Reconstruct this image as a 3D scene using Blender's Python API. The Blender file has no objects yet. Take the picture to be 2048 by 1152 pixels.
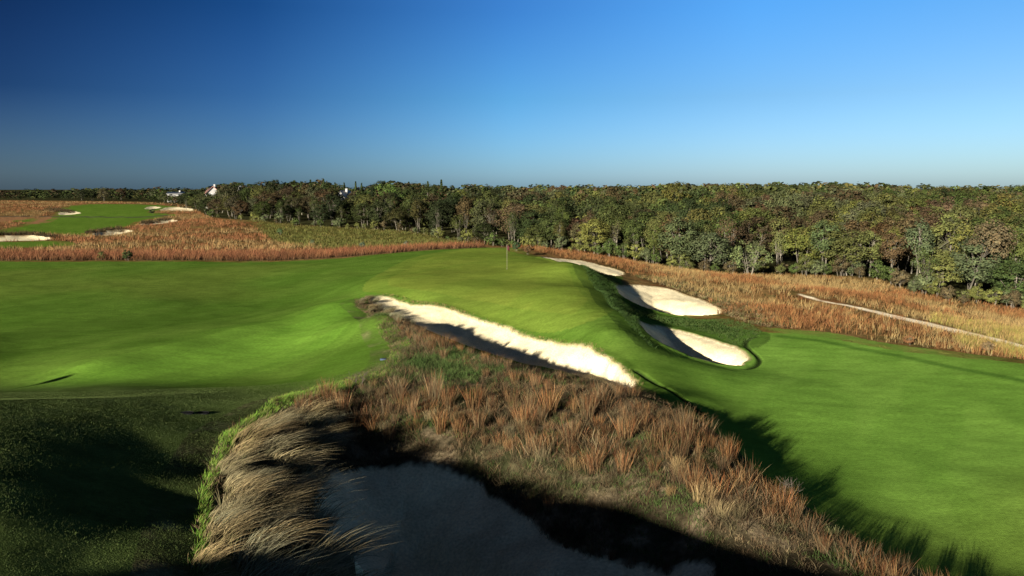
import bpy, math
import numpy as np

# ------------------------------------------------------------------ camera, light, sky, exposure
S = bpy.context.scene
COL = S.collection
F = 1600.0                                  # focal length in pixels of a 2048 wide picture
PITCH = math.atan(200.0 / F)
SP, CP = math.sin(PITCH), math.cos(PITCH)
cam = bpy.data.objects.new("camera", bpy.data.cameras.new("camera"))
COL.objects.link(cam)
cam.rotation_euler = (math.pi / 2 - PITCH, 0, 0)
cam.data.sensor_width = 36.0
cam.data.lens = 36.0 * F / 2048.0
cam.data.clip_start = 0.5
cam.data.clip_end = 20000
S.camera = cam

SUN_EL = math.radians(14.0)
SHADE_AZ = math.radians(33.0)               # shadows run to the right of straight ahead
TX, TY = math.sin(SHADE_AZ), math.cos(SHADE_AZ)
TAN_EL = math.tan(SUN_EL)
sun = bpy.data.objects.new("sun", bpy.data.lights.new("sun", 'SUN'))
COL.objects.link(sun)
sun.data.energy = 5.0
sun.data.angle = math.radians(0.5)
sun.data.color = (1.0, 0.93, 0.80)
sun.rotation_euler = (math.pi / 2 - SUN_EL, 0, -SHADE_AZ)

S.view_settings.view_transform = 'Standard'
S.view_settings.look = 'None'
S.view_settings.gamma = 1.0
S.view_settings.exposure = 1.62

W = bpy.data.worlds.new("World")
S.world = W
W.use_nodes = True
wn, wl = W.node_tree.nodes, W.node_tree.links
wn.clear()
wout = wn.new('ShaderNodeOutputWorld')
wbg = wn.new('ShaderNodeBackground')
wbg.inputs['Strength'].default_value = 0.05
sky = wn.new('ShaderNodeTexSky')
sky.sky_type = 'NISHITA'
sky.sun_disc = False
sky.sun_elevation = SUN_EL
sky.sun_rotation = SHADE_AZ + math.pi
sky.ozone_density = 2.0
sky.dust_density = 0.6
# clear air at a right angle to the sun is darker (polarised): a ramp by direction scales the sky
wtc = wn.new('ShaderNodeTexCoord')
wsep = wn.new('ShaderNodeSeparateXYZ')
wl.new(wtc.outputs['Generated'], wsep.inputs[0])
SKY_TOP = [(0.071, (0.019, 0.061, 0.17)), (0.258, (0.034, 0.14, 0.353)), (0.5, (0.137, 0.39, 0.783)), (0.728, (0.256, 0.615, 1.03)), (0.928, (0.304, 0.62, 0.968))]
SKY_MID = [(0.061, (0.035, 0.093, 0.254)), (0.251, (0.076, 0.203, 0.481)), (0.5, (0.2, 0.48, 0.854)), (0.735, (0.335, 0.567, 0.892)), (0.938, (0.419, 0.632, 0.937))]
SKY_LOW = [(0.055, (0.146, 0.25, 0.514)), (0.247, (0.16, 0.321, 0.703)), (0.5, (0.334, 0.597, 1.164)), (0.739, (0.471, 0.712, 1.254)), (0.943, (0.511, 0.746, 1.222))]
def ramp(tree, stops):
    r = tree.new('ShaderNodeValToRGB')
    e = r.color_ramp.elements
    while len(e) < len(stops):
        e.new(0.5)
    for el, (p, c) in zip(e, stops):
        el.position = p
        el.color = (c[0], c[1], c[2], 1)
    return r
wmap = wn.new('ShaderNodeMapRange')
wmap.inputs['From Min'].default_value = -0.6
wmap.inputs['From Max'].default_value = 0.6
wl.new(wsep.outputs['X'], wmap.inputs['Value'])
rt, rm, rl = ramp(wn, SKY_TOP), ramp(wn, SKY_MID), ramp(wn, SKY_LOW)
for r_ in (rt, rm, rl):
    wl.new(wmap.outputs[0], r_.inputs[0])
def sky_mix(lo, hi, za, zb):
    e = wn.new('ShaderNodeMapRange')
    e.inputs['From Min'].default_value = za
    e.inputs['From Max'].default_value = zb
    wl.new(wsep.outputs['Z'], e.inputs['Value'])
    m = wn.new('ShaderNodeMix'); m.data_type = 'RGBA'
    wl.new(e.outputs[0], m.inputs[0])
    wl.new(lo, m.inputs[6]); wl.new(hi, m.inputs[7])
    return m.outputs[2]
zen = wn.new('ShaderNodeRGB'); zen.outputs[0].default_value = (.135, .128, .155, 1)
sky_scale = sky_mix(sky_mix(rl.outputs[0], rm.outputs[0], 0.016, 0.107), rt.outputs[0], 0.107, 0.205)
sky_scale = sky_mix(sky_scale, zen.outputs[0], 0.24, 0.5)
wmul = wn.new('ShaderNodeMix'); wmul.data_type = 'RGBA'; wmul.blend_type = 'MULTIPLY'
wmul.inputs[0].default_value = 1.0
wl.new(sky.outputs[0], wmul.inputs[6])
wl.new(sky_scale, wmul.inputs[7])
wl.new(wmul.outputs[2], wbg.inputs['Color'])
wl.new(wbg.outputs[0], wout.inputs['Surface'])

# ------------------------------------------------------------------ small maths helpers
R = np.random.default_rng(11)

def smooth(a, b, x):
    t = np.clip((x - a) / (b - a), 0, 1)
    return t * t * (3 - 2 * t)

_tab = np.random.default_rng(5).random((256, 256))
def vnoise(x, y):
    xi, yi = np.floor(x).astype(int), np.floor(y).astype(int)
    fx, fy = x - xi, y - yi
    fx, fy = fx * fx * (3 - 2 * fx), fy * fy * (3 - 2 * fy)
    g = lambda i, j: _tab[(xi + i) & 255, (yi + j) & 255]
    return (g(0, 0) * (1 - fx) + g(1, 0) * fx) * (1 - fy) + (g(0, 1) * (1 - fx) + g(1, 1) * fx) * fy

def fbm(x, y, o=4, seed=0.0):
    s, a, n = 0.0, 0.5, 0.0
    x, y = x + seed * 17.3 + 91, y + seed * 9.7 + 57
    for _ in range(o):
        s = s + a * vnoise(x, y); n += a
        x, y, a = x * 2.03 + 13.1, y * 2.03 + 7.7, a * 0.5
    return s / n

def ray(px, py):
    u, v = (px - 1024.0) / F, (576.0 - py) / F
    den = CP + v * SP
    return u / den, (v * CP - SP) / den

# ------------------------------------------------------------------ the lie of the land
# surveyed points: where in the photograph a spot of bare ground shows and how far away it is (metres)
CTRL = """
-300 522 108|0 522 105|300 522 103|560 522 100|680 515 101|760 508 102|880 499 103|1000 495 103
1014 537 75|1150 530 76|1100 516 90|1000 600 55.5|900 560 65|850 520 84|1100 640 49.5|1150 600 54|1200 660 44|1080 560 66
760 560 66|700 590 63|600 560 75|450 600 66.5|300 600 64.5|0 600 66|-300 600 66|0 700 46|500 652 50|350 690 44|200 722 39.5|600 632 54|500 690 45.8|350 725 41|200 755 37.7|600 660 49.5|500 625 60|350 650 54.5|200 670 50.5|610 602 64
0 760 38.3|0 790 35.5|-300 800 34|-300 700 46|200 784 33.8|-300 650 45|200 780 34|400 775 36.5|550 760 38.3|650 730 39.8|450 800 33.2|500 820 30.4|620 770 34.5|700 680 44.5|690 640 50
350 820 30.6|350 900 23.4|300 1000 18.3|300 1152 13.6|300 1320 10.6
390 1150 13.9|405 1000 17.9|450 885 23.0|365 1000 19.2|345 1100 16.3|415 900 23.8|395 1100 15.0|560 800 29.3|690 770 32.5|770 720 37|740 640 46.5
480 980 19.0|560 900 23.3|560 1100 16.9|450 1120 14.7|700 1152 19.2|640 1100 19.6|620 1000 22.5
700 900 27|700 830 29.8|800 820 29.9|800 880 27.2|700 945 26|900 900 26.2|750 1000 24.3|950 990 24.6|950 945 25.5|900 1152 19.6|1100 1152 19.6|1080 1060 22.3
850 760 33.5|900 820 29.5|1000 850 28|1000 900 26|1100 950 24|1100 850 27.6|1200 850 27.4|1300 850 27|1250 900 25|1300 1000 21.8|1200 1000 22.6|1300 1080 20.2|1300 1140 19.9|1400 900 24.5|1400 1000 21|1500 1100 18.8|1700 1152 18|1900 1240 16.2|2000 1330 14.6|1600 1030 21.3|1480 940 24|1400 860 27.5|1500 1000 21.3|1450 1152 18.2
800 655 45.5|850 685 41.5|900 708 38.8|1000 746 35.5|1100 775 32.6|1150 785 31.5|1200 795 30.7|1260 800 30.3|1330 812 30
800 625 57.5|850 662 49|920 690 45.5|1000 722 41|1080 742 39|1150 752 38|1250 776 35.2|745 604 57.5|770 600 59|760 588 60.5|700 606 56
850 610 56.5|860 640 53.5|920 628 54|920 660 51.5|1000 655 51|1000 630 53|1000 690 48.6|1080 715 45|1150 724 42.3|1150 697 44.5|1150 660 46.5|1250 745 38|1300 740 37.8|1250 700 41.5|850 585 59.5|1060 680 48|1100 672 47.5|920 605 56.5
1160 540 70|1180 590 58|1240 640 49.5|1290 690 44|1400 730 41.5|1400 780 37|1330 780 34.5
1225 575 73|1280 625 60|1330 625 62.5|1440 625 64|1330 575 77|1390 600 70|1250 555 81|1290 655 53.5|1240 600 66
1400 722 45|1400 672 52|1340 655 54.5|1480 702 48|1470 735 44|1340 690 48.5|1330 642 57.5|1450 650 57
1550 690 49.5|1450 660 55|1500 650 57|1640 668 53|1800 720 45.5|2048 730 44.5|2300 750 43|1600 800 36.5|1500 780 38|1800 850 33.3|2048 850 33|1400 830 32.5|1500 900 29|1700 1000 24.7|1900 1100 21.4|2048 1000 24.8|2048 1152 20|2300 1000 24.8
1240 546 85|1110 518 95|1180 528 90|1050 494 103|1100 500 103|1200 520 98|1300 540 93|1400 558 87|1600 580 80|1500 600 75|1500 570 86
1640 600 75|1800 635 66|2048 693 54|1700 650 59|1900 690 51|2300 760 45
1200 512 122|1400 545 112|1600 548 108|1750 555 103|1800 585 92|1900 600 88|2048 618 84|2048 640 76|2300 650 78
0 500 130|500 500 135|700 490 150|530 455 205|800 480 170|600 480 165|900 488 155|1000 492 150
300 480 155|450 450 200|520 470 180|400 425 270|0 485 150|60 478 160|220 463 185|320 443 225|0 440 235|150 445 225|100 430 265|250 405 390|0 402 400|330 412 340|-300 470 165|-300 402 400
400 430 260|560 445 212|720 455 200|880 470 180
0 400 600|600 418 330|1000 427 300|1000 397 600|1600 446 250|1600 403 500|1600 388 900|2048 446 250|2048 403 500|2048 388 900|600 397 600|600 388 1000|1000 388 1000|0 390 1000|2400 446 250|2400 403 500|-300 400 600|300 385 3000|1024 383 3000|1700 381 3000
"""
_c = []
for ln in CTRL.split("\n"):
    for it in ln.split("|"):
        if it.strip():
            a, b, y = map(float, it.split())
            kx, kz = ray(a, b)
            _c.append((kx * y, y, kz * y))
_c += [(-14, 20, -8.8), (-20, 28, -9.1), (-16, 12, -8.8), (-25, 18, -9.1), (-30, 30, -9.3), (-10, 12.5, -8.5), (-12, 26, -8.7), (-32, 22, -9.2)]
_c = np.array(_c)
def _wd(x, y):
    r = np.maximum(np.hypot(x, y), 7.0)
    return np.clip(np.arctan2(x, y), -0.85, 0.85), np.log(r)
_cu, _cw = _wd(_c[:, 0], _c[:, 1])
_C2 = 0.035 ** 2
_n = len(_c)
_A = np.zeros((_n + 3, _n + 3))
_A[:_n, :_n] = np.sqrt((_cu[:, None] - _cu) ** 2 + (_cw[:, None] - _cw) ** 2 + _C2)
_A[:_n, :_n] -= np.eye(_n) * 0.004
_A[:_n, _n] = 1; _A[:_n, _n + 1] = _cu; _A[:_n, _n + 2] = _cw
_A[_n:, :_n] = _A[:_n, _n:].T
_sol = np.linalg.solve(_A, np.r_[_c[:, 2], 0, 0, 0])

def shade_crest(s):  # crest profile of the added dune, set by where its shadow should fall
    return np.interp(s, [-60, -45, -38, -33, -28, -25, -23, -21, -20, -19, -18, -16.5, -15, -13.5, -11, -9, -7, 0, 10, 30], [-1.2, -1.2, -1.2, -1.2, -1.2, -1.2, -1.1, -1.0, -.9, -.9, -.9, -.9, -.7, -.4, .3, .5, .35, .2, 0, -1.5])

def base_h(x, y):
    x, y = np.asarray(x, float), np.asarray(y, float)
    out = np.empty(x.shape)
    xf, yf, of = x.ravel(), y.ravel(), out.ravel()
    for i in range(0, xf.size, 20000):
        sl = slice(i, i + 20000)
        u, w = _wd(xf[sl], yf[sl])
        d = np.sqrt((u[:, None] - _cu) ** 2 + (w[:, None] - _cw) ** 2 + _C2)
        z = d @ _sol[:_n] + _sol[_n] + _sol[_n + 1] * u + _sol[_n + 2] * w
        th = np.abs(np.arctan2(xf[sl], yf[sl]))
        k = smooth(0.75, 1.5, th)
        z = z * (1 - k) - 7.6 * k
        # unseen dune added behind the camera, its crest shaped to shade the near ground
        s = xf[sl] * TY - yf[sl] * TX
        t = xf[sl] * TX + yf[sl] * TY
        top = -7.4 + TAN_EL * 31.7 + shade_crest(s) + 7.6
        z = z + top * np.exp(-((t + 20) / 5.0) ** 2) * smooth(-75, -60, s) * (1 - smooth(26, 40, s))
        of[sl] = z
    return of.reshape(x.shape)

def seg_dist(x, y, poly, close=True):
    d2 = np.full(x.shape, 1e18)
    m = len(poly)
    for i in range(m if close else m - 1):
        a, b = poly[i], poly[(i + 1) % m]
        e = b - a
        L = e @ e + 1e-12
        t = np.clip(((x - a[0]) * e[0] + (y - a[1]) * e[1]) / L, 0, 1)
        d2 = np.minimum(d2, (x - a[0] - t * e[0]) ** 2 + (y - a[1] - t * e[1]) ** 2)
    return np.sqrt(d2)

LIPLINE = np.array([(-5.35, 9.0), (-5.4, 13.9), (-5.6, 15.0), (-6.9, 17.9), (-8.2, 23.0), (-8.6, 29.3), (-6.8, 32.5), (-6.0, 37.0)])
GRAZE = 0.205
_mound_h = base_h
def base_h(x, y):
    # the near mound: it falls away from the sun almost as steeply as the light does
    x, y = np.asarray(x, float), np.asarray(y, float)
    z = _mound_h(x, y)
    k = (y > -2) & (y < 48) & (x > -75) & (x < -3.5)
    if k.any():
        xs, ys = x[k], y[k]
        s, t = xs * TY - ys * TX, xs * TX + ys * TY
        zk = np.minimum(-8.3 - GRAZE * (t - 18.7) + .125 * np.minimum(s + 28, 0) + .03 * np.maximum(s + 34, 0) - .08, -5.2 - .05 * t)
        d = seg_dist(xs, ys, LIPLINE, False)
        left = xs < np.interp(ys, LIPLINE[:, 1], LIPLINE[:, 0])
        zf = -7.0 - .085 * (ys - 15) + .27 * np.where(left, d, -d * 2)
        q = .7
        h_ = np.clip(.5 + .5 * (zf - zk) / q, 0, 1)
        zm = zf * (1 - h_) + zk * h_ - q * h_ * (1 - h_)
        zm = zm + (fbm(xs * .35, ys * .35, 3, 71) - .5) * .08 - 3 * smooth(40, 48, ys) - 4 * smooth(3, -2, ys)
        h_ = np.clip(.5 + .5 * (zm - z[k]) / 1.1, 0, 1)
        z = z.copy()
        z[k] = z[k] * (1 - h_) + zm * h_ + 1.1 * h_ * (1 - h_)
    return z

def P(px, py, Y=None):
    """world x, y of the first ground seen through a pixel (or at a given distance)"""
    kx, kz = ray(px, py)
    if Y is None:
        ys = np.exp(np.linspace(math.log(9), math.log(900), 900))
        g = base_h(kx * ys, ys) - kz * ys
        hit = np.nonzero(g > 0)[0]
        i = hit[0] if len(hit) else len(ys) - 1
        if i > 0:
            f = g[i - 1] / (g[i - 1] - g[i]) if len(hit) else 0
            Y = ys[i - 1] + (ys[i] - ys[i - 1]) * f
        else:
            Y = ys[0]
    return kx * Y, Y

def outline(txt, close=True, sub=5):
    pts = np.array([P(*map(float, q.split())) for q in txt.replace("\n", "|").split("|") if q.strip()])
    n = len(pts)
    res = []
    for i in range(n if close else n - 1):
        g = lambda k: pts[k % n] if close else pts[min(max(k, 0), n - 1)]
        p0, p1, p2, p3 = g(i - 1), g(i), g(i + 1), g(i + 2)
        for t in np.arange(sub) / sub:
            res.append(0.5 * (2 * p1 + (p2 - p0) * t + (2 * p0 - 5 * p1 + 4 * p2 - p3) * t * t + (3 * p1 - p0 - 3 * p2 + p3) * t ** 3))
    if not close:
        res.append(pts[-1])
    return np.array(res)

def inside(x, y, poly):
    c = np.zeros(x.shape, bool)
    m = len(poly)
    for i in range(m):
        a, b = poly[i], poly[(i + 1) % m]
        k = (a[1] > y) != (b[1] > y)
        with np.errstate(divide='ignore', invalid='ignore'):
            xx = a[0] + (y - a[1]) / (b[1] - a[1]) * (b[0] - a[0])
        c ^= k & (x < xx)
    return c

def sdf(x, y, poly, far=4.0):
    """signed distance, positive inside, clamped to -far outside"""
    out = np.full(x.shape, -far)
    lo, hi = poly.min(0) - far, poly.max(0) + far
    k = (x > lo[0]) & (x < hi[0]) & (y > lo[1]) & (y < hi[1])
    if k.any():
        xs, ys = x[k], y[k]
        d = seg_dist(xs, ys, poly)
        out[k] = np.where(inside(xs, ys, poly), d, np.maximum(-d, -far))
    return out

# ------------------------------------------------------------------ outlines of the parts of the course
BUNK = {
 'long': (outline("742 600|772 597|850 611|920 630|1000 656|1060 680|1150 698|1210 722|1250 746|1267 765|1256 778|1200 766|1150 753|1100 741|1000 716|900 680|830 650|785 628|750 612"), 0.75, 0.4),
 'right_rear': (outline("1228 574|1260 572|1300 575|1340 581|1390 598|1425 612|1443 624|1420 631|1370 630|1320 624|1270 608|1240 592"), 1.35, 0.7),
 'right_near': (outline("1278 654|1310 655|1345 660|1400 674|1450 689|1480 702|1494 715|1490 727|1468 734|1400 722|1340 703|1300 682"), 1.0, 0.5),
 'behind_green': (outline("1085 516|1110 517|1145 521|1190 530|1225 538|1246 546|1236 553|1200 547|1160 534|1110 522"), 0.4, 0.6),
 'front': (outline("690 944|760 938|870 936|920 952|960 972|1010 1008|1060 1048|1110 1090|1180 1118|1290 1138|1420 1170 18.6|1300 1290 16.5|1000 1320 16|750 1290 16.5|690 1180 18.5|660 1090|630 1030|640 975"), 0.9, 1.0),
 'far_left': (outline("-60 484|0 482|60 481|92 479|102 476|80 471|45 470|0 472|-60 473"), 0.5, 1.5),
 'far_mid': (outline("186 470|230 469|258 464|266 461|240 459|214 462|196 464"), 0.5, 1.5),
 'far_slope': (outline("282 449|320 447|350 443|352 440|330 440|300 443"), 0.4, 1.5),
 'far_fairway': (outline("118 429|150 428|162 425|140 422|120 425"), 0.3, 2.0),
 'far_top': (outline("290 418|314 417|322 414|300 413"), 0.3, 2.0),
 'far_top_right': (outline("322 421|350 421|378 422|386 418|350 414|330 416"), 0.3, 2.0),
}
GREEN = outline("752 566|800 535|850 513|900 502|960 497|1005 497|1030 505|1075 517|1130 524|1152 532|1158 548|1168 575|1188 602|1205 622|1175 640|1120 650|1050 640|980 622|900 602|820 588|770 580")
MOWN = np.vstack([outline("-500 522|-200 522|0 522|300 522|560 522|690 516|760 508|880 499|1000 495|1030 501|1075 514|1120 521|1155 529|1200 541|1225 551|1226 566|1300 612|1400 634|1445 634|1480 650|1560 660|1640 667|1750 688|1900 708|2048 724|2300 752|2700 800", close=False, sub=3), [(45, 5), (30, -8), (-30, -8), (-60, 20)]])
RIDGE = np.vstack([outline("388 1175|395 1080|405 985|428 915|465 862|520 825|610 785|690 764|760 742|780 715|778 690|758 660|735 632|708 607|740 597|770 612|850 665|1000 722|1150 756|1258 780|1300 800|1360 826|1402 858|1440 905|1490 950|1560 1003|1640 1058|1740 1118|1860 1175|2000 1245", close=False, sub=3), [(8, 8), (0, 7), (-6, 8)]])
PATH = outline("1600 590|1640 601|1700 612|1760 625|1820 639|1880 654|1940 669|2000 683|2060 697|2200 730", close=False)
FARFAIR = outline("-200 485|-60 466|0 462|60 445|0 443|-100 441|-100 437|60 437|85 436|112 430|128 416|150 411|200 408|280 409|330 411|350 415|300 424|345 429|318 435|275 444|262 452|200 461|170 466|180 470|150 470|100 468|0 470")
FARPATCH = outline("-200 497|0 495|80 494|137 491|130 485|95 482|0 484|-200 486")
TILLED = [outline("55 446|85 446|112 434|90 433"), outline("-40 443|20 443|62 435|20 434|-40 434")]
FARROAD = outline("-100 434|0 433|100 433|200 434|280 434|330 431", close=False)
MEADOW = outline("500 438|560 446|720 456|880 471|1000 489|900 490|780 497|700 498|620 497|560 488|528 470|515 452")
# edge of the wood, from far left to right
WOOD = outline("-400 404 430|0 403 430|150 406 420|300 408 400|390 426 285|430 440 245|500 442 222|560 446 212|720 456 198|830 466 186|900 478 168|1000 491 150|1100 500 138|1200 515 128|1300 528 118|1400 541 112|1600 549 108|1750 556 102|1820 580 93|1900 600 88|2048 617 84|2200 640 80", close=False)
_wt = np.arctan2(WOOD[:, 0], WOOD[:, 1]); _wr = np.hypot(WOOD[:, 0], WOOD[:, 1])
def wood_depth(x, y):
    """metres beyond the edge of the wood, along the line of sight"""
    return np.hypot(x, y) - np.interp(np.arctan2(x, y), _wt, _wr)

CREST = outline("770 632 47.8|800 656 45.3|850 687 41.3|900 712 38.5|1000 748 35.4|1100 777 32.5|1150 787 31.4|1200 797 30.6|1255 803 30.2", close=False)
BERM = outline("1150 528 75|1160 540|1172 562|1190 592|1216 624|1250 652|1300 692|1360 717|1415 731", close=False)
def berm(x, y):
    d = near_line(x, y, BERM, 9.0)
    k = d < 9
    out = np.zeros(x.shape)
    if k.any():
        xs, ys = x[k], y[k]
        i = np.argmin((xs[:, None] - BERM[:, 0]) ** 2 + (ys[:, None] - BERM[:, 1]) ** 2, 1)
        i0, i1 = np.maximum(i - 1, 0), np.minimum(i + 1, len(BERM) - 1)
        t = BERM[i1] - BERM[i0]
        side = (xs - BERM[i, 0]) * t[:, 1] - (ys - BERM[i, 1]) * t[:, 0]     # to the right of the line as it comes nearer
        a = np.interp(i, [0, 6, 22, len(BERM) - 6, len(BERM)], [0, .55, .5, 0, 0])
        dk = d[k]
        out[k] = a * np.where(side < 0, 1 - smooth(0, 4.2, dk), np.exp(-(dk / 4.0) ** 2))
    return out
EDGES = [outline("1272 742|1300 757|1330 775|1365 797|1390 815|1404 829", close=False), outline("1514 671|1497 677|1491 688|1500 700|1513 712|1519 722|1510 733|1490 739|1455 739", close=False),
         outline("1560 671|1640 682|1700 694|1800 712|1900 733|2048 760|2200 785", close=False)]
def near_line(x, y, line, r):
    d = np.full(x.shape, r)
    lo, hi = line.min(0) - r, line.max(0) + r
    k = (x > lo[0]) & (x < hi[0]) & (y > lo[1]) & (y < hi[1])
    if k.any():
        d[k] = np.minimum(seg_dist(x[k], y[k], line, False), r)
    return d

def height(x, y, parts=False):
    x, y = np.asarray(x, float), np.asarray(y, float)
    z = base_h(x, y)
    r = np.hypot(x, y)
    z = z + (fbm(x * .22, y * .22, 3, 3) - .5) * .22 * np.maximum(smooth(32, 60, r), smooth(-4, 0, x) * smooth(8, 30, r))
    w = (fbm(x * 1.7, y * 1.7, 3, 1) - .5) * .55
    z = z + (.20 + .18 * smooth(2, -4, x)) * np.exp(-(near_line(x, y, CREST, 6.0) / 1.1) ** 2)
    z = z + berm(x, y)
    for e, dp in zip(EDGES, (.10, .10, 0)):
        z = z - dp * (1 - smooth(.08, .22, near_line(x, y, e, 1.0)))
    sand = {}
    for k, (poly, depth, lip) in BUNK.items():
        d = sdf(x, y, poly, 3.0) + w * (0.7 if r.max() > 0 else 1)
        c0 = poly.mean(0)
        hw = np.abs((poly - c0) @ np.array([TX, TY])).max()
        q = ((x - c0[0]) * TX + (y - c0[1]) * TY) / hw
        z = z - depth * smooth(-0.02, lip * (1 + (1.1 * hw / lip - 1) * smooth(-.35, .45, q)) if not k.startswith('far') else lip, d)
        if not k.startswith('far'):
            z = z + 0.10 * smooth(-0.9, -0.15, d) * (1 - smooth(-.1, .02, d))
        if not k.startswith('far'):
            z = z + ((fbm(x * 2.2, y * 2.2, 3, 61) - .5) * .09 + (fbm(x * .6, y * .6, 2, 62) - .5) * .10) * smooth(.1, .6, d)
        sand[k] = d
    return (z, sand) if parts else z

# ------------------------------------------------------------------ meshes, materials, objects
def mesh_np(name, verts, quads=None, tris=None, col=None, smooth_shade=False):
    me = bpy.data.meshes.new(name)
    nq = 0 if quads is None else len(quads)
    nt = 0 if tris is None else len(tris)
    me.vertices.add(len(verts))
    me.vertices.foreach_set('co', np.ascontiguousarray(verts, np.float32).ravel())
    li = []
    if nq: li.append(np.asarray(quads, np.int32).ravel())
    if nt: li.append(np.asarray(tris, np.int32).ravel())
    li = np.concatenate(li)
    me.loops.add(len(li)); me.loops.foreach_set('vertex_index', li)
    me.polygons.add(nq + nt)
    st = np.concatenate([np.arange(nq) * 4, nq * 4 + np.arange(nt) * 3]).astype(np.int32)
    me.polygons.foreach_set('loop_start', st)
    if smooth_shade:
        me.polygons.foreach_set('use_smooth', np.ones(nq + nt, bool))
    if col is not None:
        at = me.color_attributes.new('Col', 'FLOAT_COLOR', 'POINT')
        c = np.ones((len(verts), 4), np.float32); c[:, :3] = col
        at.data.foreach_set('color', c.ravel())
    me.update(calc_edges=True)
    return me

def obj(name, me, mat=None, parent=None):
    o = bpy.data.objects.new(name, me)
    COL.objects.link(o)
    if mat is not None and not me.materials:
        me.materials.append(mat)
    if parent is not None:
        o.parent = parent
    return o

def tag(o, label, cat, group=None, kind=None):
    o['label'] = label; o['category'] = cat
    if group: o['group'] = group
    if kind: o['kind'] = kind
    return o

def empty(name, loc):
    o = bpy.data.objects.new(name, None)
    COL.objects.link(o); o.location = loc
    return o

def surf_mat(name, n1=(0.6, .35), n2=(7.0, .3), bump=0.0, bscale=30.0, rough=1.0, stretch=(1, 1, 1), spec=0.0):
    m = bpy.data.materials.new(name); m.use_nodes = True
    n, l = m.node_tree.nodes, m.node_tree.links
    b = n['Principled BSDF']
    b.inputs['Roughness'].default_value = rough
    b.inputs['Specular IOR Level'].default_value = spec
    at = n.new('ShaderNodeAttribute'); at.attribute_name = 'Col'
    tc = n.new('ShaderNodeTexCoord')
    mp = n.new('ShaderNodeMapping'); mp.inputs['Scale'].default_value = stretch
    mp.inputs['Rotation'].default_value = (0, 0, math.radians(20))
    l.new(tc.outputs['Object'], mp.inputs[0])
    cur = at.outputs['Color']
    for sc, am in (n1, n2):
        t = n.new('ShaderNodeTexNoise'); t.inputs['Scale'].default_value = sc
        t.inputs['Detail'].default_value = 4
        l.new(mp.outputs[0], t.inputs['Vector'])
        mr = n.new('ShaderNodeMapRange')
        mr.inputs['From Min'].default_value = .3; mr.inputs['From Max'].default_value = .7
        mr.inputs['To Min'].default_value = 1 - am; mr.inputs['To Max'].default_value = 1 + am
        l.new(t.outputs['Fac'], mr.inputs['Value'])
        x = n.new('ShaderNodeVectorMath'); x.operation = 'SCALE'
        l.new(cur, x.inputs[0]); l.new(mr.outputs[0], x.inputs['Scale'])
        cur = x.outputs[0]
    l.new(cur, b.inputs['Base Color'])
    if bump:
        t = n.new('ShaderNodeTexNoise'); t.inputs['Scale'].default_value = bscale; t.inputs['Detail'].default_value = 3
        l.new(tc.outputs['Object'], t.inputs['Vector'])
        bm = n.new('ShaderNodeBump'); bm.inputs['Strength'].default_value = bump; bm.inputs['Distance'].default_value = .05
        l.new(t.outputs['Fac'], bm.inputs['Height']); l.new(bm.outputs[0], b.inputs['Normal'])
    return m

def leaf_mat(name, var=0.25, use_obj=False, trans=0.0):
    """blades and leaves: the colour of each blade, nudged by noise, times the tint of its own plant"""
    m = bpy.data.materials.new(name); m.use_nodes = True
    n, l = m.node_tree.nodes, m.node_tree.links
    b = n['Principled BSDF']
    b.inputs['Roughness'].default_value = .9
    b.inputs['Specular IOR Level'].default_value = .08
    at = n.new('ShaderNodeAttribute'); at.attribute_name = 'Col'
    tc = n.new('ShaderNodeTexCoord')
    t = n.new('ShaderNodeTexNoise'); t.inputs['Scale'].default_value = .9
    l.new(tc.outputs['Object'], t.inputs['Vector'])
    mr = n.new('ShaderNodeMapRange')
    mr.inputs['From Min'].default_value = .3; mr.inputs['From Max'].default_value = .7
    mr.inputs['To Min'].default_value = 1 - var; mr.inputs['To Max'].default_value = 1 + var
    l.new(t.outputs['Fac'], mr.inputs['Value'])
    x = n.new('ShaderNodeVectorMath'); x.operation = 'SCALE'
    l.new(at.outputs['Color'], x.inputs[0]); l.new(mr.outputs[0], x.inputs['Scale'])
    cur = x.outputs[0]
    if use_obj:
        oi = n.new('ShaderNodeObjectInfo')
        y = n.new('ShaderNodeVectorMath'); y.operation = 'MULTIPLY'
        l.new(cur, y.inputs[0]); l.new(oi.outputs['Color'], y.inputs[1]); cur = y.outputs[0]
    l.new(cur, b.inputs['Base Color'])
    return m

def plain_mat(name, c, rough=.6, spec=.3, var=.12, scale=3.0):
    m = bpy.data.materials.new(name); m.use_nodes = True
    n, l = m.node_tree.nodes, m.node_tree.links
    b = n['Principled BSDF']
    b.inputs['Roughness'].default_value = rough; b.inputs['Specular IOR Level'].default_value = spec
    tc = n.new('ShaderNodeTexCoord'); t = n.new('ShaderNodeTexNoise'); t.inputs['Scale'].default_value = scale
    l.new(tc.outputs['Object'], t.inputs['Vector'])
    r = ramp(n, [(.3, [q * (1 - var) for q in c]), (.7, [q * (1 + var) for q in c])])
    l.new(t.outputs['Fac'], r.inputs[0]); l.new(r.outputs[0], b.inputs['Base Color'])
    return m

M_turf = surf_mat('mown_turf', (1.1, .13), (9, .20), .5, 26, stretch=(.6, 1.4, 1))
M_ground = surf_mat('rough_ground', (.9, .35), (6, .4), .6, 14)
M_sand = surf_mat('sand', (.9, .15), (11, .2), .8, 18)
M_blade = leaf_mat('grass_blades', .3)
M_tuft = leaf_mat('tussock_blades', .2, True)
M_leaf = leaf_mat('tree_leaves', .3, True)
M_bark = leaf_mat('bark', .35, True)

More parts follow.
